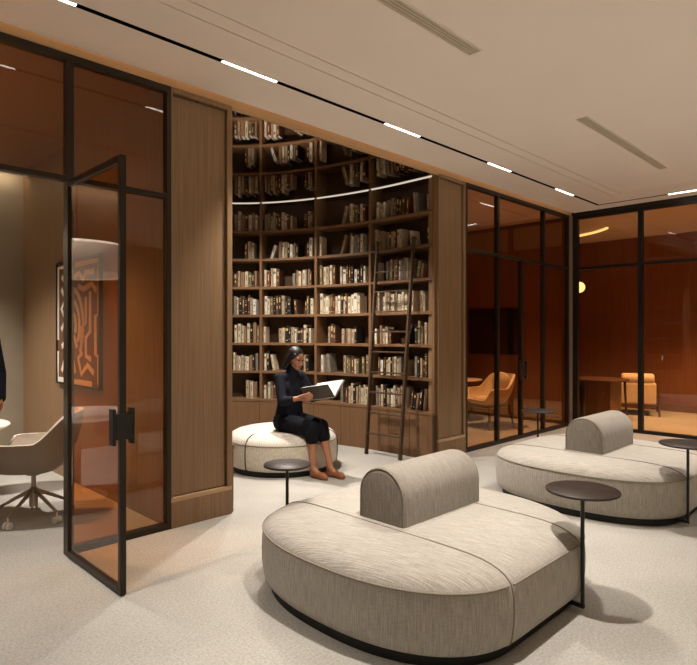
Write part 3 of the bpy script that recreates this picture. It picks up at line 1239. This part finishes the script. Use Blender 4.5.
def arm_chair(label, loc, rz):
    t = thing('armchair', label, 'chair', loc, rz, 'tan armchairs behind the amber glass')
    obj('shell', tub_mesh(0.32, 0.36, 0.84, 0.62, 0.45, 0.04), [M['tan'], M['tan']], t, smooth=True)
    obj('seat_pad', seat_pad(0.245, 0.41, 0.48), M['tan'], t, smooth=True)
    bm = bmesh.new()
    for q in (-1, 1):
        tube(bm, [(-0.2, 0.2*q, 0.345), (0.2, 0.2*q, 0.345)], 0.016, 8)
        tube(bm, [(0.2*q, -0.2, 0.345), (0.2*q, 0.2, 0.345)], 0.016, 8)
    obj('seat_frame', bm, M['oakleg'], t, smooth=True)
    for sx in (-1, 1):
        for sy in (-1, 1):
            bm = bmesh.new()
            tube(bm, [(0.2*sx, 0.2*sy, 0.37), (0.265*sx, 0.265*sy, 0.0)], 0.019, 10, r1=0.011)
            obj('leg', bm, M['oakleg'], t, smooth=True)
    bm = bmesh.new()
    lathe(bm, [(0, -0.045), (0.1, -0.045), (0.14, -0.02), (0.14, 0.02), (0.1, 0.045), (0, 0.045)], 24, sx=1.35, sy=0.9)
    bmesh.ops.rotate(bm, verts=bm.verts, cent=(0, 0, 0), matrix=Matrix.Rotation(PI/2, 3, 'X'))
    bmesh.ops.rotate(bm, verts=bm.verts, cent=(0, 0, 0), matrix=Matrix.Rotation(PI/2, 3, 'Z'))
    bmesh.ops.translate(bm, verts=bm.verts, vec=(-0.24, 0, 0.74))
    obj('back_cushion', bm, M['tan'], t, smooth=True)
    return t


ac = arm_chair('tan armchair on slim legs at a round table, behind glazing next to the pillar', (8.13, 4.96, 0), math.radians(165))


def lounge_chair(label, loc, rz):
    """boxy upholstered body carried in a wooden frame; +x is the front"""
    t = thing('lounge_chair', label, 'chair', loc, rz)
    boxo('seat', (-0.26, 0.32, -0.30, 0.30, 0.22, 0.42), M['tan'], t, bevel=0.04)
    bm = bmesh.new()
    bx(bm, -0.36, -0.22, -0.30, 0.30, 0.20, 0.60)
    obj('backrest', bm, M['tan'], t, bevel=0.035)
    bm = bmesh.new()
    tube(bm, [(-0.27, -0.27, 0.66), (-0.27, 0.27, 0.66)], 0.10, 20)
    obj('back_cushion', bm, M['tan'], t, smooth=True, bevel=0.04, seg=3)
    for q in (-1, 1):
        bm = bmesh.new()
        tube(bm, [(-0.30, 0.325*q, 0.64), (-0.40, 0.345*q, 0.0)], 0.024, 10, r1=0.015)
        obj('leg', bm, M['oakleg'], t, smooth=True)
        bm = bmesh.new()
        tube(bm, [(0.28, 0.325*q, 0.56), (0.34, 0.345*q, 0.0)], 0.024, 10, r1=0.015)
        obj('leg', bm, M['oakleg'], t, smooth=True)
        bm = bmesh.new()
        tube(bm, [(-0.31, 0.325*q, 0.63), (0.0, 0.325*q, 0.59), (0.29, 0.325*q, 0.565)], 0.02, 10)
        obj('armrest', bm, M['oakleg'], t, smooth=True)
    bm = bmesh.new()
    tube(bm, [(-0.36, -0.32, 0.20), (-0.36, 0.32, 0.20)], 0.018, 8)
    tube(bm, [(0.31, -0.32, 0.20), (0.31, 0.32, 0.20)], 0.018, 8)
    obj('seat_rail', bm, M['oakleg'], t, smooth=True)
    return t


lounge_chair('boxy tan lounge chair in a dark wooden frame, beside the dark table', (11.45, 3.86, 0), math.radians(20))


def pedestal_table(name, label, loc, r, h, mat, pmat, group=None):
    t = thing(name, label, 'table', loc, 0, group)
    bm = bmesh.new()
    lathe(bm, [(0, h-0.022), (r-0.02, h-0.022), (r, h-0.012), (r, h-0.004), (r-0.005, h), (0, h)], 64)
    obj('table_top', bm, mat, t, smooth=True)
    bm = bmesh.new()
    lathe(bm, [(0, 0.0), (0.26, 0.0), (0.26, 0.012), (0.05, 0.03), (0.035, 0.06), (0.035, h-0.06), (0.08, h-0.022), (0, h-0.022)], 32)
    obj('pedestal', bm, pmat, t, smooth=True)
    return t


pedestal_table('round_table', 'white round pedestal table at the picture edge in the meeting room', (0.86, 5.50, 0), 0.58, 0.76, M['white'], M['white'])
pedestal_table('round_table', 'tan round pedestal table beside the armchair, behind the glazing next to the pillar', (8.43, 5.77, 0), 0.42, 0.70, M['tan'], M['oakleg'])

# box-legged table in the end room
t = thing('dark_table', 'dark wooden table with panel base, behind the end glazing by the corner post', 'table', (10.42, 4.14, 0))
bm = bmesh.new()
lathe(bm, [(0, 0.655), (0.46, 0.655), (0.48, 0.668), (0.48, 0.682), (0.475, 0.688), (0, 0.688)], 56)
obj('table_top', bm, M['oakleg'], t, smooth=True)
boxo('panel_base', (-0.26, 0.26, -0.28, 0.28, 0.0, 0.655), M['wood_dark'], t, bevel=0.006)
for k in range(3):
    a = math.radians(-75+k*120)
    bm = bmesh.new()
    tube(bm, [(0.40*math.cos(a), 0.40*math.sin(a), 0.655), (0.43*math.cos(a), 0.43*math.sin(a), 0.0)], 0.024, 10, r1=0.015)
    obj('leg', bm, M['oakleg'], t, smooth=True)

# slim dark floor vase just inside the end glazing
bm = bmesh.new()
lathe(bm, [(0, 0), (0.036, 0.0), (0.04, 0.01), (0.038, 0.25), (0.048, 0.45), (0.055, 0.6), (0.04, 0.66), (0.03, 0.69), (0.025, 0.69), (0.033, 0.655), (0, 0.6)], 24)
tag(obj('floor_vase', bm, M['black'], None, smooth=True), 'slim dark floor vase behind the glass beside the corner post', 'vase').location = (9.62, 4.105, 0)

# lamps
t = thing('pendant_lamp', 'cream drum pendant lamp over the white meeting table, mirrored in the open door', 'lamp', (0.86, 5.5, 2.15))
bm = bmesh.new()
lathe(bm, [(0.42, -0.14), (0.46, -0.12), (0.48, 0.0), (0.46, 0.12), (0.40, 0.15), (0.03, 0.17)], 48)
sh = obj('lamp_shade', bm, M['shade'], t, smooth=True)
sh.modifiers.new('solid', 'SOLIDIFY').thickness = 0.006
bm = bmesh.new()
lathe(bm, [(0, -0.125), (0.40, -0.125), (0.40, -0.12), (0, -0.12)], 40)
obj('diffuser', bm, M['shade'], t)
bm = bmesh.new()
tube(bm, [(0, 0, -0.12), (0, 0, 1.2)], 0.004, 8)
obj('cord', bm, M['black'], t)

t = thing('globe_pendant', 'glowing opal globe pendant hanging behind the corner post', 'lamp', (10.18, 4.40, 2.30))
bm = bmesh.new()
bmesh.ops.create_uvsphere(bm, u_segments=28, v_segments=18, radius=0.095)
obj('globe', bm, M['globe'], t, smooth=True)
bm = bmesh.new()
tube(bm, [(0, 0, 0.09), (0, 0, 1.08)], 0.004, 8)
obj('cord', bm, M['black'], t)

t = thing('curved_ceiling_light', 'short curved warm light line on the ceiling of the end room', 'ceiling light', (10.9, 4.5, 3.38))
pts = []
for k in range(15):
    q = k/14
    pts.append((-0.30+0.50*q+0.05*math.sin(PI*q), -0.42+0.80*q-0.05*math.sin(PI*q), -0.02))
bm = bmesh.new()
tube(bm, pts, 0.02, 10)
obj('tube', bm, M['tube_led'], t, smooth=True)
bm = bmesh.new()
for p in (pts[2], pts[-3]):
    bx(bm, p[0]-0.01, p[0]+0.01, p[1]-0.01, p[1]+0.01, -0.02, 0.0)
obj('clip', bm, M['black'], t)

# dark screen on the far wall of the corner lounge
t = thing('wall_screen', 'black wall screen behind the armchair, seen through amber glass', 'screen', (9.2499, 5.56, 1.52))
boxo('housing', (-0.03, 0, -0.50, 0.50, -0.41, 0.41), M['black'], t, bevel=0.004)
boxo('display', (-0.034, -0.03, -0.485, 0.485, -0.395, 0.395), M['screen'], t)


# ------------------------------------------------------------------ framed artwork (generic maze of cream lines)
def artwork():
    y0, y1, z0, z1 = 5.375, 6.50, 0.97, 2.225
    cy, cz = (y0+y1)/2, (z0+z1)/2
    t = thing('framed_artwork', 'framed brown artwork of thick cream maze lines on the timber wall', 'picture', (2.1868, cy, cz))
    hy, hz = (y1-y0)/2, (z1-z0)/2
    bm = bmesh.new()
    bx(bm, -0.035, 0, -hy, -hy+0.02, -hz, hz)
    bx(bm, -0.035, 0, hy-0.02, hy, -hz, hz)
    bx(bm, -0.035, 0, -hy+0.02, hy-0.02, -hz, -hz+0.02)
    bx(bm, -0.035, 0, -hy+0.02, hy-0.02, hz-0.02, hz)
    obj('frame', bm, M['frame'], t)
    boxo('canvas', (-0.022, 0, -hy+0.02, hy-0.02, -hz+0.02, hz-0.02), M['artbg'], t)
    bm = bmesh.new()

    def stroke(pts, wd=0.052):
        pts = [Vector((p[0]*hy*0.93, p[1]*hz*0.93)) for p in pts]
        ls, rs = [], []
        for k, p in enumerate(pts):
            d = (pts[min(k+1, len(pts)-1)]-pts[max(k-1, 0)]).normalized()
            nn = Vector((-d.y, d.x))*wd/2
            ls.append(p+nn)
            rs.append(p-nn)
        for k in range(len(pts)-1):
            q = [ls[k], ls[k+1], rs[k+1], rs[k]]
            lo = [bm.verts.new((-0.022, a.x, a.y)) for a in q]
            hi = [bm.verts.new((-0.025, a.x, a.y)) for a in q]
            bm.faces.new(hi)
            for i in range(4):
                bm.faces.new((lo[i], lo[(i+1) % 4], hi[(i+1) % 4], hi[i]))

    def arc(cx, cz2, rx, rz2, a0, a1, n=14):
        return [(cx+rx*math.cos(math.radians(a0+(a1-a0)*k/n)), cz2+rz2*math.sin(math.radians(a0+(a1-a0)*k/n))) for k in range(n+1)]
    # outer interrupted border
    stroke([(-1, -1), (-1, -0.55), (-0.86, -0.52), (-0.86, 0.1), (-1, 0.12), (-1, 0.98), (0.1, 0.98)])
    stroke([(0.3, 0.98), (1, 0.98), (1, -0.3)])
    stroke([(1, -0.5), (1, -1), (-0.7, -1)])
    # nested leaf arcs
    for i, rr in enumerate((0.18, 0.36, 0.54)):
        stroke(arc(0.25, -0.05, rr, rr*1.15, 60-i*4, 215+i*5))
    # right-angle channels
    stroke([(-0.62, 0.5), (-0.62, -0.15), (-0.42, -0.25), (-0.42, -0.55), (-0.66, -0.6)])
    stroke([(-0.42, 0.42), (-0.42, 0.0), (-0.2, -0.1), (-0.2, -0.4)])
    stroke([(-0.9, 0.5), (-0.7, 0.62), (-0.3, 0.55), (-0.05, 0.62)])
    stroke([(-0.8, 0.82), (-0.4, 0.82), (-0.28, 0.7), (-0.1, 0.82), (0.2, 0.78), (0.4, 0.6), (0.8, 0.82)])
    stroke([(0.82, 0.6), (0.6, 0.42), (0.82, 0.25), (0.6, 0.05), (0.82, -0.12)])
    # wedges at the foot
    stroke([(-0.78, -0.82), (-0.5, -0.7), (-0.2, -0.86), (-0.05, -0.6), (-0.25, -0.5)])
    stroke([(0.1, -0.85), (0.22, -0.55), (0.42, -0.85), (0.55, -0.5), (0.8, -0.85)])
    stroke([(0.3, -0.42), (0.55, -0.3), (0.8, -0.42)])
    stroke([(0.0, -0.42), (0.15, -0.25), (0.3, -0.2)])
    obj('painted_lines', bm, M['artline'], t)


artwork()


# ------------------------------------------------------------------ people
def cap(bm, p0, r0, p1, r1, n=10):
    vs = []
    for p, r in ((p0, r0), (p1, r1)):
        p = Vector(p)
        for i in range(n):
            for j in range(1, 6):
                a, b2 = 2*PI*i/n, -PI/2+PI*j/6
                vs.append(bm.verts.new(p+Vector((math.cos(a)*math.cos(b2), math.sin(a)*math.cos(b2), math.sin(b2)))*r))
        vs.append(bm.verts.new(p+Vector((0, 0, r))))
        vs.append(bm.verts.new(p-Vector((0, 0, r))))
    r = bmesh.ops.convex_hull(bm, input=vs)
    junk = list({e for e in r['geom_interior'] if isinstance(e, bmesh.types.BMVert)} | {v for v in vs if not v.link_faces})
    if junk:
        bmesh.ops.delete(bm, geom=junk, context='VERTS')


def ell(bm, c, r, rot=None, n=18):
    res = bmesh.ops.create_uvsphere(bm, u_segments=n, v_segments=n//2+2, radius=1.0)
    mt = Matrix.Translation(Vector(c)) @ (rot.to_4x4() if rot else Matrix.Identity(4)) @ Matrix.Diagonal((r[0], r[1], r[2], 1))
    bmesh.ops.transform(bm, matrix=mt, verts=res['verts'])


def fused(name, bm, mat, parent, voxel=0.007, smooth=4):
    o = obj(name, bm, mat, parent)
    md = o.modifiers.new('fuse', 'REMESH')
    md.mode = 'VOXEL'
    md.voxel_size = voxel
    md.use_smooth_shade = True
    sm = o.modifiers.new('relax', 'SMOOTH')
    sm.iterations = smooth
    sm.factor = 0.5
    dg = bpy.context.evaluated_depsgraph_get()
    me = bpy.data.meshes.new_from_object(o.evaluated_get(dg))
    o.modifiers.clear()
    o.data = me
    if not me.materials:
        me.materials.append(mat)
    for p in me.polygons:
        p.use_smooth = True
    return o


def hand(bm, wrist, d, palm_n, thumb_side, curl=0.5, s=1.0):
    """palm and five fingers; d = pointing direction, palm_n = the way the palm faces, thumb_side = +-1 along d x palm_n"""
    d = Vector(d).normalized()
    n = Vector(palm_n)
    n = (n-d*n.dot(d)).normalized()
    sd = d.cross(n)*thumb_side
    W = Vector(wrist)
    k = W+d*0.085*s
    for q in (-1, -0.33, 0.33, 1):
        cap(bm, W+sd*q*0.018*s, 0.014*s, k+sd*q*0.032*s, 0.0115*s, 8)
    cap(bm, W+sd*0.0, 0.018*s, k, 0.014*s, 8)
    for q, ln in ((1, 0.068), (0.33, 0.076), (-0.33, 0.071), (-1, 0.056)):
        p = k+sd*q*0.032*s
        a = 0.25*curl
        for seg in (0.45, 0.32, 0.23):
            a += curl*0.75
            e = p+(d*math.cos(a)+n*math.sin(a))*ln*seg*s
            cap(bm, p, 0.0088*s, e, 0.0082*s, 8)
            p = e
    p = W+d*0.02*s+sd*0.026*s
    dirs = [(d*0.6+sd*0.75+n*0.2).normalized(), (d*0.85+sd*0.35+n*0.45).normalized(), (d*0.9+n*0.6).normalized()]
    for q, ln in zip(dirs, (0.036, 0.03, 0.024)):
        e = p+q*ln*s
        cap(bm, p, 0.0115*s, e, 0.0095*s, 8)
        p = e


def head(bm, c, R, s=1.0):
    """c = head centre, R = 3x3 rotation; face looks along local +x"""
    def P(x, y, z):
        return Vector(c)+R @ Vector((x*s, y*s, z*s))
    ell(bm, P(-0.012, 0, 0.025), (0.092*s, 0.073*s, 0.088*s), R)
    ell(bm, P(0.025, 0, -0.035), (0.062*s, 0.060*s, 0.078*s), R)
    cap(bm, P(0.05, 0, -0.085), 0.028*s, P(0.02, 0, -0.06), 0.05*s)
    cap(bm, P(0.078, 0, 0.012), 0.010*s, P(0.098, 0, -0.028), 0.014*s)
    cap(bm, P(0.092, 0.011, -0.032), 0.009*s, P(0.092, -0.011, -0.032), 0.009*s)
    for q in (-1, 1):
        cap(bm, P(0.070, 0.012*q, 0.028), 0.014*s, P(0.062, 0.042*q, 0.026), 0.014*s)
        cap(bm, P(0.052, 0.042*q, -0.02), 0.022*s, P(0.03, 0.05*q, -0.03), 0.022*s)
        ell(bm, P(-0.008, 0.073*q, -0.008), (0.018*s, 0.008*s, 0.032*s), R)
    cap(bm, P(0.080, 0.016, -0.062), 0.008*s, P(0.080, -0.016, -0.062), 0.008*s)


def face_bits(c, R, parent, s=1.0):
    def P(x, y, z):
        return Vector(c)+R @ Vector((x*s, y*s, z*s))
    for q in (-1, 1):
        bm = bmesh.new()
        ell(bm, P(0.074, 0.030*q, 0.006), (0.008*s, 0.014*s, 0.007*s), R)
        obj('eye', bm, M['eye'], parent, smooth=True)
        bm = bmesh.new()
        cap(bm, P(0.082, 0.016*q, 0.034), 0.004*s, P(0.070, 0.046*q, 0.032), 0.003*s)
        obj('eyebrow', bm, M['hair'], parent, smooth=True)
    bm = bmesh.new()
    ell(bm, P(0.085, 0, -0.062), (0.006*s, 0.022*s, 0.008*s), R)
    obj('lips', bm, M['lip'], parent, smooth=True)


def shoe(bm, heel, toe, s=1.0):
    h, t2 = Vector(heel), Vector(toe)
    d = (t2-h)
    cap(bm, h+Vector((0, 0, 0.036*s)), 0.036*s, h+d*0.45+Vector((0, 0, 0.036*s)), 0.038*s)
    cap(bm, h+d*0.4+Vector((0, 0, 0.036*s)), 0.036*s, h+d*0.72+Vector((0, 0, 0.028*s)), 0.040*s)
    cap(bm, h+d*0.7+Vector((0, 0, 0.026*s)), 0.038*s, t2-d.normalized()*0.03+Vector((0, 0, 0.022*s)), 0.028*s)
    cap(bm, h+Vector((0, 0, 0.04*s)), 0.034*s, h+Vector((0, 0, 0.10*s)), 0.034*s)


def seated_woman():
    # local frame: +x forward, +y her left
    loc = (4.055, 4.975, 0.0)
    t = thing('person', 'person with black hair in dark clothes, seated on the cream pouf reading an open book', 'person', loc, math.radians(-84))
    hipL, hipR = Vector((0, 0.085, 0.535)), Vector((0, -0.085, 0.535))
    kneeL, kneeR = Vector((0.42, 0.06, 0.51)), Vector((0.425, -0.10, 0.505))
    ankL, ankR = Vector((0.56, 0.04, 0.10)), Vector((0.455, -0.10, 0.10))
    chest = Vector((0.02, 0, 0.90))
    shL, shR = Vector((0.02, 0.165, 1.01)), Vector((0.02, -0.165, 1.01))
    elL, elR = Vector((0.13, 0.235, 0.775)), Vector((0.13, -0.235, 0.775))
    wrL, wrR = Vector((0.345, 0.175, 0.83)), Vector((0.33, -0.175, 0.82))
    hc = Vector((0.105, 0, 1.215))
    R = Matrix.Rotation(math.radians(20), 3, 'Y')
    bm = bmesh.new()
    head(bm, hc, R)
    cap(bm, (0.03, 0, 1.03), 0.056, (0.075, 0, 1.15), 0.050)
    for a, ra, b2, rb2 in ((shL, 0.046, elL, 0.036), (elL, 0.036, wrL, 0.024), (shR, 0.046, elR, 0.036), (elR, 0.036, wrR, 0.024),
                           (hipL, 0.085, kneeL, 0.056), (hipR, 0.085, kneeR, 0.056), (kneeL, 0.053, ankL, 0.034), (kneeR, 0.053, ankR, 0.034)):
        cap(bm, a, ra, b2, rb2)
    for kn, an in ((kneeL, ankL), (kneeR, ankR)):
        m2 = kn.lerp(an, 0.3)
        cap(bm, m2+Vector((-0.018, 0, 0)), 0.048, kn.lerp(an, 0.55)+Vector((-0.01, 0, 0)), 0.036)
    cap(bm, hipL, 0.105, hipR, 0.105)
    cap(bm, (0, 0, 0.56), 0.125, (0.01, 0, 0.70), 0.10)
    cap(bm, (0.01, 0.03, 0.70), 0.09, chest+Vector((0, 0.05, 0)), 0.095)
    cap(bm, (0.01, -0.03, 0.70), 0.09, chest+Vector((0, -0.05, 0)), 0.095)
    cap(bm, shL, 0.05, shR, 0.05)
    hand(bm, wrL, (1, 0.0, 0.15), (0, -1, 0.45), 1, 0.55)
    hand(bm, wrR, (1, 0.0, 0.15), (0, 1, 0.45), -1, 0.55)
    for an, dx in ((ankL, 1), (ankR, 1)):
        cap(bm, an, 0.032, (an.x+0.05, an.y, 0.055), 0.03)
        cap(bm, (an.x+0.03, an.y, 0.052), 0.03, (an.x+0.14, an.y, 0.038), 0.026)
    body = fused('body', bm, M['skin'], t, 0.006, 3)
    face_bits(hc, R, body)
    # top with high neck
    bm = bmesh.new()
    cap(bm, (0.0, 0, 0.60), 0.14, (0.015, 0, 0.72), 0.122)
    cap(bm, (0.015, 0, 0.72), 0.122, (0.03, 0, 0.92), 0.118)
    cap(bm, (0, 0.06, 0.60), 0.115, (0.01, 0.045, 0.72), 0.108)
    cap(bm, (0, -0.06, 0.60), 0.115, (0.01, -0.045, 0.72), 0.108)
    cap(bm, (0.01, 0.04, 0.70), 0.11, chest+Vector((0.005, 0.062, 0)), 0.112)
    cap(bm, (0.01, -0.04, 0.70), 0.11, chest+Vector((0.005, -0.062, 0)), 0.112)
    cap(bm, shL, 0.064, shR, 0.064)
    cap(bm, (0.03, 0, 1.02), 0.072, (0.068, 0, 1.125), 0.064)
    for a, ra, b2, rb2 in ((shL, 0.062, elL, 0.054), (elL, 0.054, elL.lerp(wrL, 0.62), 0.042), (shR, 0.062, elR, 0.054), (elR, 0.054, elR.lerp(wrR, 0.55), 0.042)):
        cap(bm, a, ra, b2, rb2)
    fused('sweater', bm, M['navy'], t, 0.009, 4)
    # loose cropped trousers
    bm = bmesh.new()
    cap(bm, hipL, 0.122, hipR, 0.122)
    cap(bm, (0, 0, 0.575), 0.137, (0, 0, 0.63), 0.13)
    for h, k, a in ((hipL, kneeL, ankL), (hipR, kneeR, ankR)):
        cap(bm, h, 0.108, k, 0.078)
        cap(bm, k, 0.077, k.lerp(a, 0.26), 0.072)
    fused('trousers', bm, M['navy2'], t, 0.009, 4)
    # hair to the shoulders
    bm = bmesh.new()
    def P(x, y, z):
        return hc+R @ Vector((x, y, z))
    ell(bm, P(-0.026, 0, 0.042), (0.094, 0.086, 0.090), R)
    for q in (-1, 1):
        cap(bm, P(-0.03, 0.066*q, 0.03), 0.028, P(-0.05, 0.074*q, -0.10), 0.026)
        cap(bm, P(0.03, 0.066*q, 0.055), 0.016, P(-0.02, 0.080*q, -0.03), 0.02)
    cap(bm, P(-0.06, 0, 0.0), 0.062, P(-0.085, 0, -0.12), 0.05)
    cap(bm, P(-0.06, 0.035, 0.0), 0.05, P(-0.085, 0.045, -0.13), 0.035)
    cap(bm, P(-0.06, -0.035, 0.0), 0.05, P(-0.085, -0.045, -0.13), 0.035)
    fused('hair', bm, M['hair'], t, 0.006, 3)
    for an in (ankL, ankR):
        bm = bmesh.new()
        shoe(bm, (an.x-0.01, an.y, 0.0), (an.x+0.20, an.y, 0.0))
        fused('shoe', bm, M['shoe'], t, 0.006, 3)
    return t


wom = seated_woman()

# open book held by the woman: its own thing
bk = thing('open_book', 'large open book with white pages and charcoal cover, held by the seated woman', 'book',
           (4.055, 4.975, 0.0), math.radians(-84))


def book_half(side):
    """side +1 her left, -1 her right; spine line runs forward and up from (0.30,0,0.80)"""
    sp0, sp1 = Vector((0.31, -0.03, 0.775)), Vector((0.69, -0.03, 0.835))
    out = Vector((0.0, -0.12, 0.145)) if side < 0 else Vector((0.0, 0.16, 0.172))
    a, b2, c, d = sp0, sp1, sp1+out, sp0+out
    nrm = (b2-a).cross(out).normalized()
    if nrm.z < 0:
        nrm = -nrm
    bm = bmesh.new()
    def slab(q, o0, o1):
        lo = [bm.verts.new(p+nrm*o0) for p in q]
        hi = [bm.verts.new(p+nrm*o1) for p in q]
        bm.faces.new(lo[::-1])
        bm.faces.new(hi)
        for i in range(4):
            bm.faces.new((lo[i], lo[(i+1) % 4], hi[(i+1) % 4], hi[i]))
    slab([a, b2, c, d], 0.0, 0.004)
    obj('cover', bm, M['cover'], bk)
    bm = bmesh.new()
    k = 8
    rows = []
    for i in range(k+1):
        q = i/k
        th = 0.006+0.016*math.sin(min(1, q*1.6)*PI/2)*(1-0.55*q)
        e = 0.03
        p0 = a.lerp(b2, e)+out*q*0.96
        p1 = a.lerp(b2, 1-e)+out*q*0.96
        rows.append([bm.verts.new(p0+nrm*0.004), bm.verts.new(p1+nrm*0.004), bm.verts.new(p1+nrm*(0.004+th)), bm.verts.new(p0+nrm*(0.004+th))])
    for A, B in zip(rows[:-1], rows[1:]):
        for i in range(4):
            bm.faces.new((A[i], A[(i+1) % 4], B[(i+1) % 4], B[i]))
    bm.faces.new(rows[0])
    bm.faces.new(rows[-1][::-1])
    obj('pages', bm, M['paper'], bk)


book_half(1)
book_half(-1)


def standing_man():
    # +x forward; most of him stands beyond the picture edge
    t = thing('person', 'person in black clothes standing by the white table, cut off by the picture edge', 'person', (1.35, 6.40, 0), math.radians(-103))
    t_h = 1.62
    hc = Vector((0.03, 0, 1.63))
    R = Matrix.Rotation(math.radians(6), 3, 'Y')
    shL, shR = Vector((0, 0.19, 1.42)), Vector((0, -0.19, 1.42))
    elL, elR = Vector((-0.02, 0.25, 1.12)), Vector((-0.02, -0.25, 1.12))
    wrL, wrR = Vector((0.06, 0.26, 0.87)), Vector((0.06, -0.26, 0.87))
    hipL, hipR = Vector((0, 0.09, 0.92)), Vector((0, -0.09, 0.92))
    knL, knR = Vector((0.02, 0.10, 0.49)), Vector((0.02, -0.10, 0.49))
    anL, anR = Vector((-0.02, 0.11, 0.09)), Vector((-0.02, -0.11, 0.09))
    bm = bmesh.new()
    head(bm, hc, R, 1.04)
    cap(bm, (0, 0, 1.43), 0.062, (0.01, 0, 1.56), 0.056)
    segs = ((shL, 0.052, elL, 0.042), (elL, 0.042, wrL, 0.028), (shR, 0.052, elR, 0.042), (elR, 0.042, wrR, 0.028),
            (hipL, 0.088, knL, 0.058), (hipR, 0.088, knR, 0.058), (knL, 0.056, anL, 0.038), (knR, 0.056, anR, 0.038))
    for a, ra, b2, rb2 in segs:
        cap(bm, a, ra, b2, rb2)
    cap(bm, hipL, 0.105, hipR, 0.105)
    for q in (-1, 1):
        cap(bm, (0, 0.04*q, 0.95), 0.10, (0, 0.04*q, 1.12), 0.095)
        cap(bm, (0, 0.04*q, 1.12), 0.095, (0.01, 0.07*q, 1.32), 0.105)
    cap(bm, shL, 0.056, shR, 0.056)
    hand(bm, wrL, (0.15, 0, -1), (0, -1, 0), -1, 0.4, 1.08)
    hand(bm, wrR, (0.15, 0, -1), (0, 1, 0), 1, 0.4, 1.08)
    for an in (anL, anR):
        cap(bm, an, 0.035, (an.x+0.14, an.y, 0.04), 0.028)
    body = fused('body', bm, M['skin'], t, 0.007, 3)
    face_bits(hc, R, body, 1.04)
    bm = bmesh.new()
    for q in (-1, 1):
        cap(bm, (0, 0.06*q, 0.90), 0.118, (0, 0.055*q, 1.12), 0.115)
        cap(bm, (0, 0.055*q, 1.12), 0.115, (0.01, 0.08*q, 1.32), 0.122)
    cap(bm, shL, 0.072, shR, 0.072)
    cap(bm, (0, 0, 1.44), 0.074, (0.005, 0, 1.49), 0.066)
    for a, ra, b2, rb2 in segs[:4]:
        cap(bm, a, ra+0.016, b2, rb2+0.014)
    fused('jacket', bm, M['navy'], t, 0.01, 4)
    bm = bmesh.new()
    cap(bm, hipL, 0.116, hipR, 0.116)
    for a, ra, b2, rb2 in segs[4:]:
        cap(bm, a, ra+0.02, b2, rb2+0.022)
    fused('trousers', bm, M['navy2'], t, 0.01, 4)
    bm = bmesh.new()
    ell(bm, hc+Vector((-0.022, 0, 0.05)), (0.092, 0.082, 0.082), R)
    fused('hair', bm, M['hair'], t, 0.008, 3)
    for an in (anL, anR):
        bm = bmesh.new()
        shoe(bm, (an.x-0.02, an.y, 0.0), (an.x+0.22, an.y, 0.0), 1.1)
        fused('shoe', bm, M['black'], t, 0.007, 3)


standing_man()
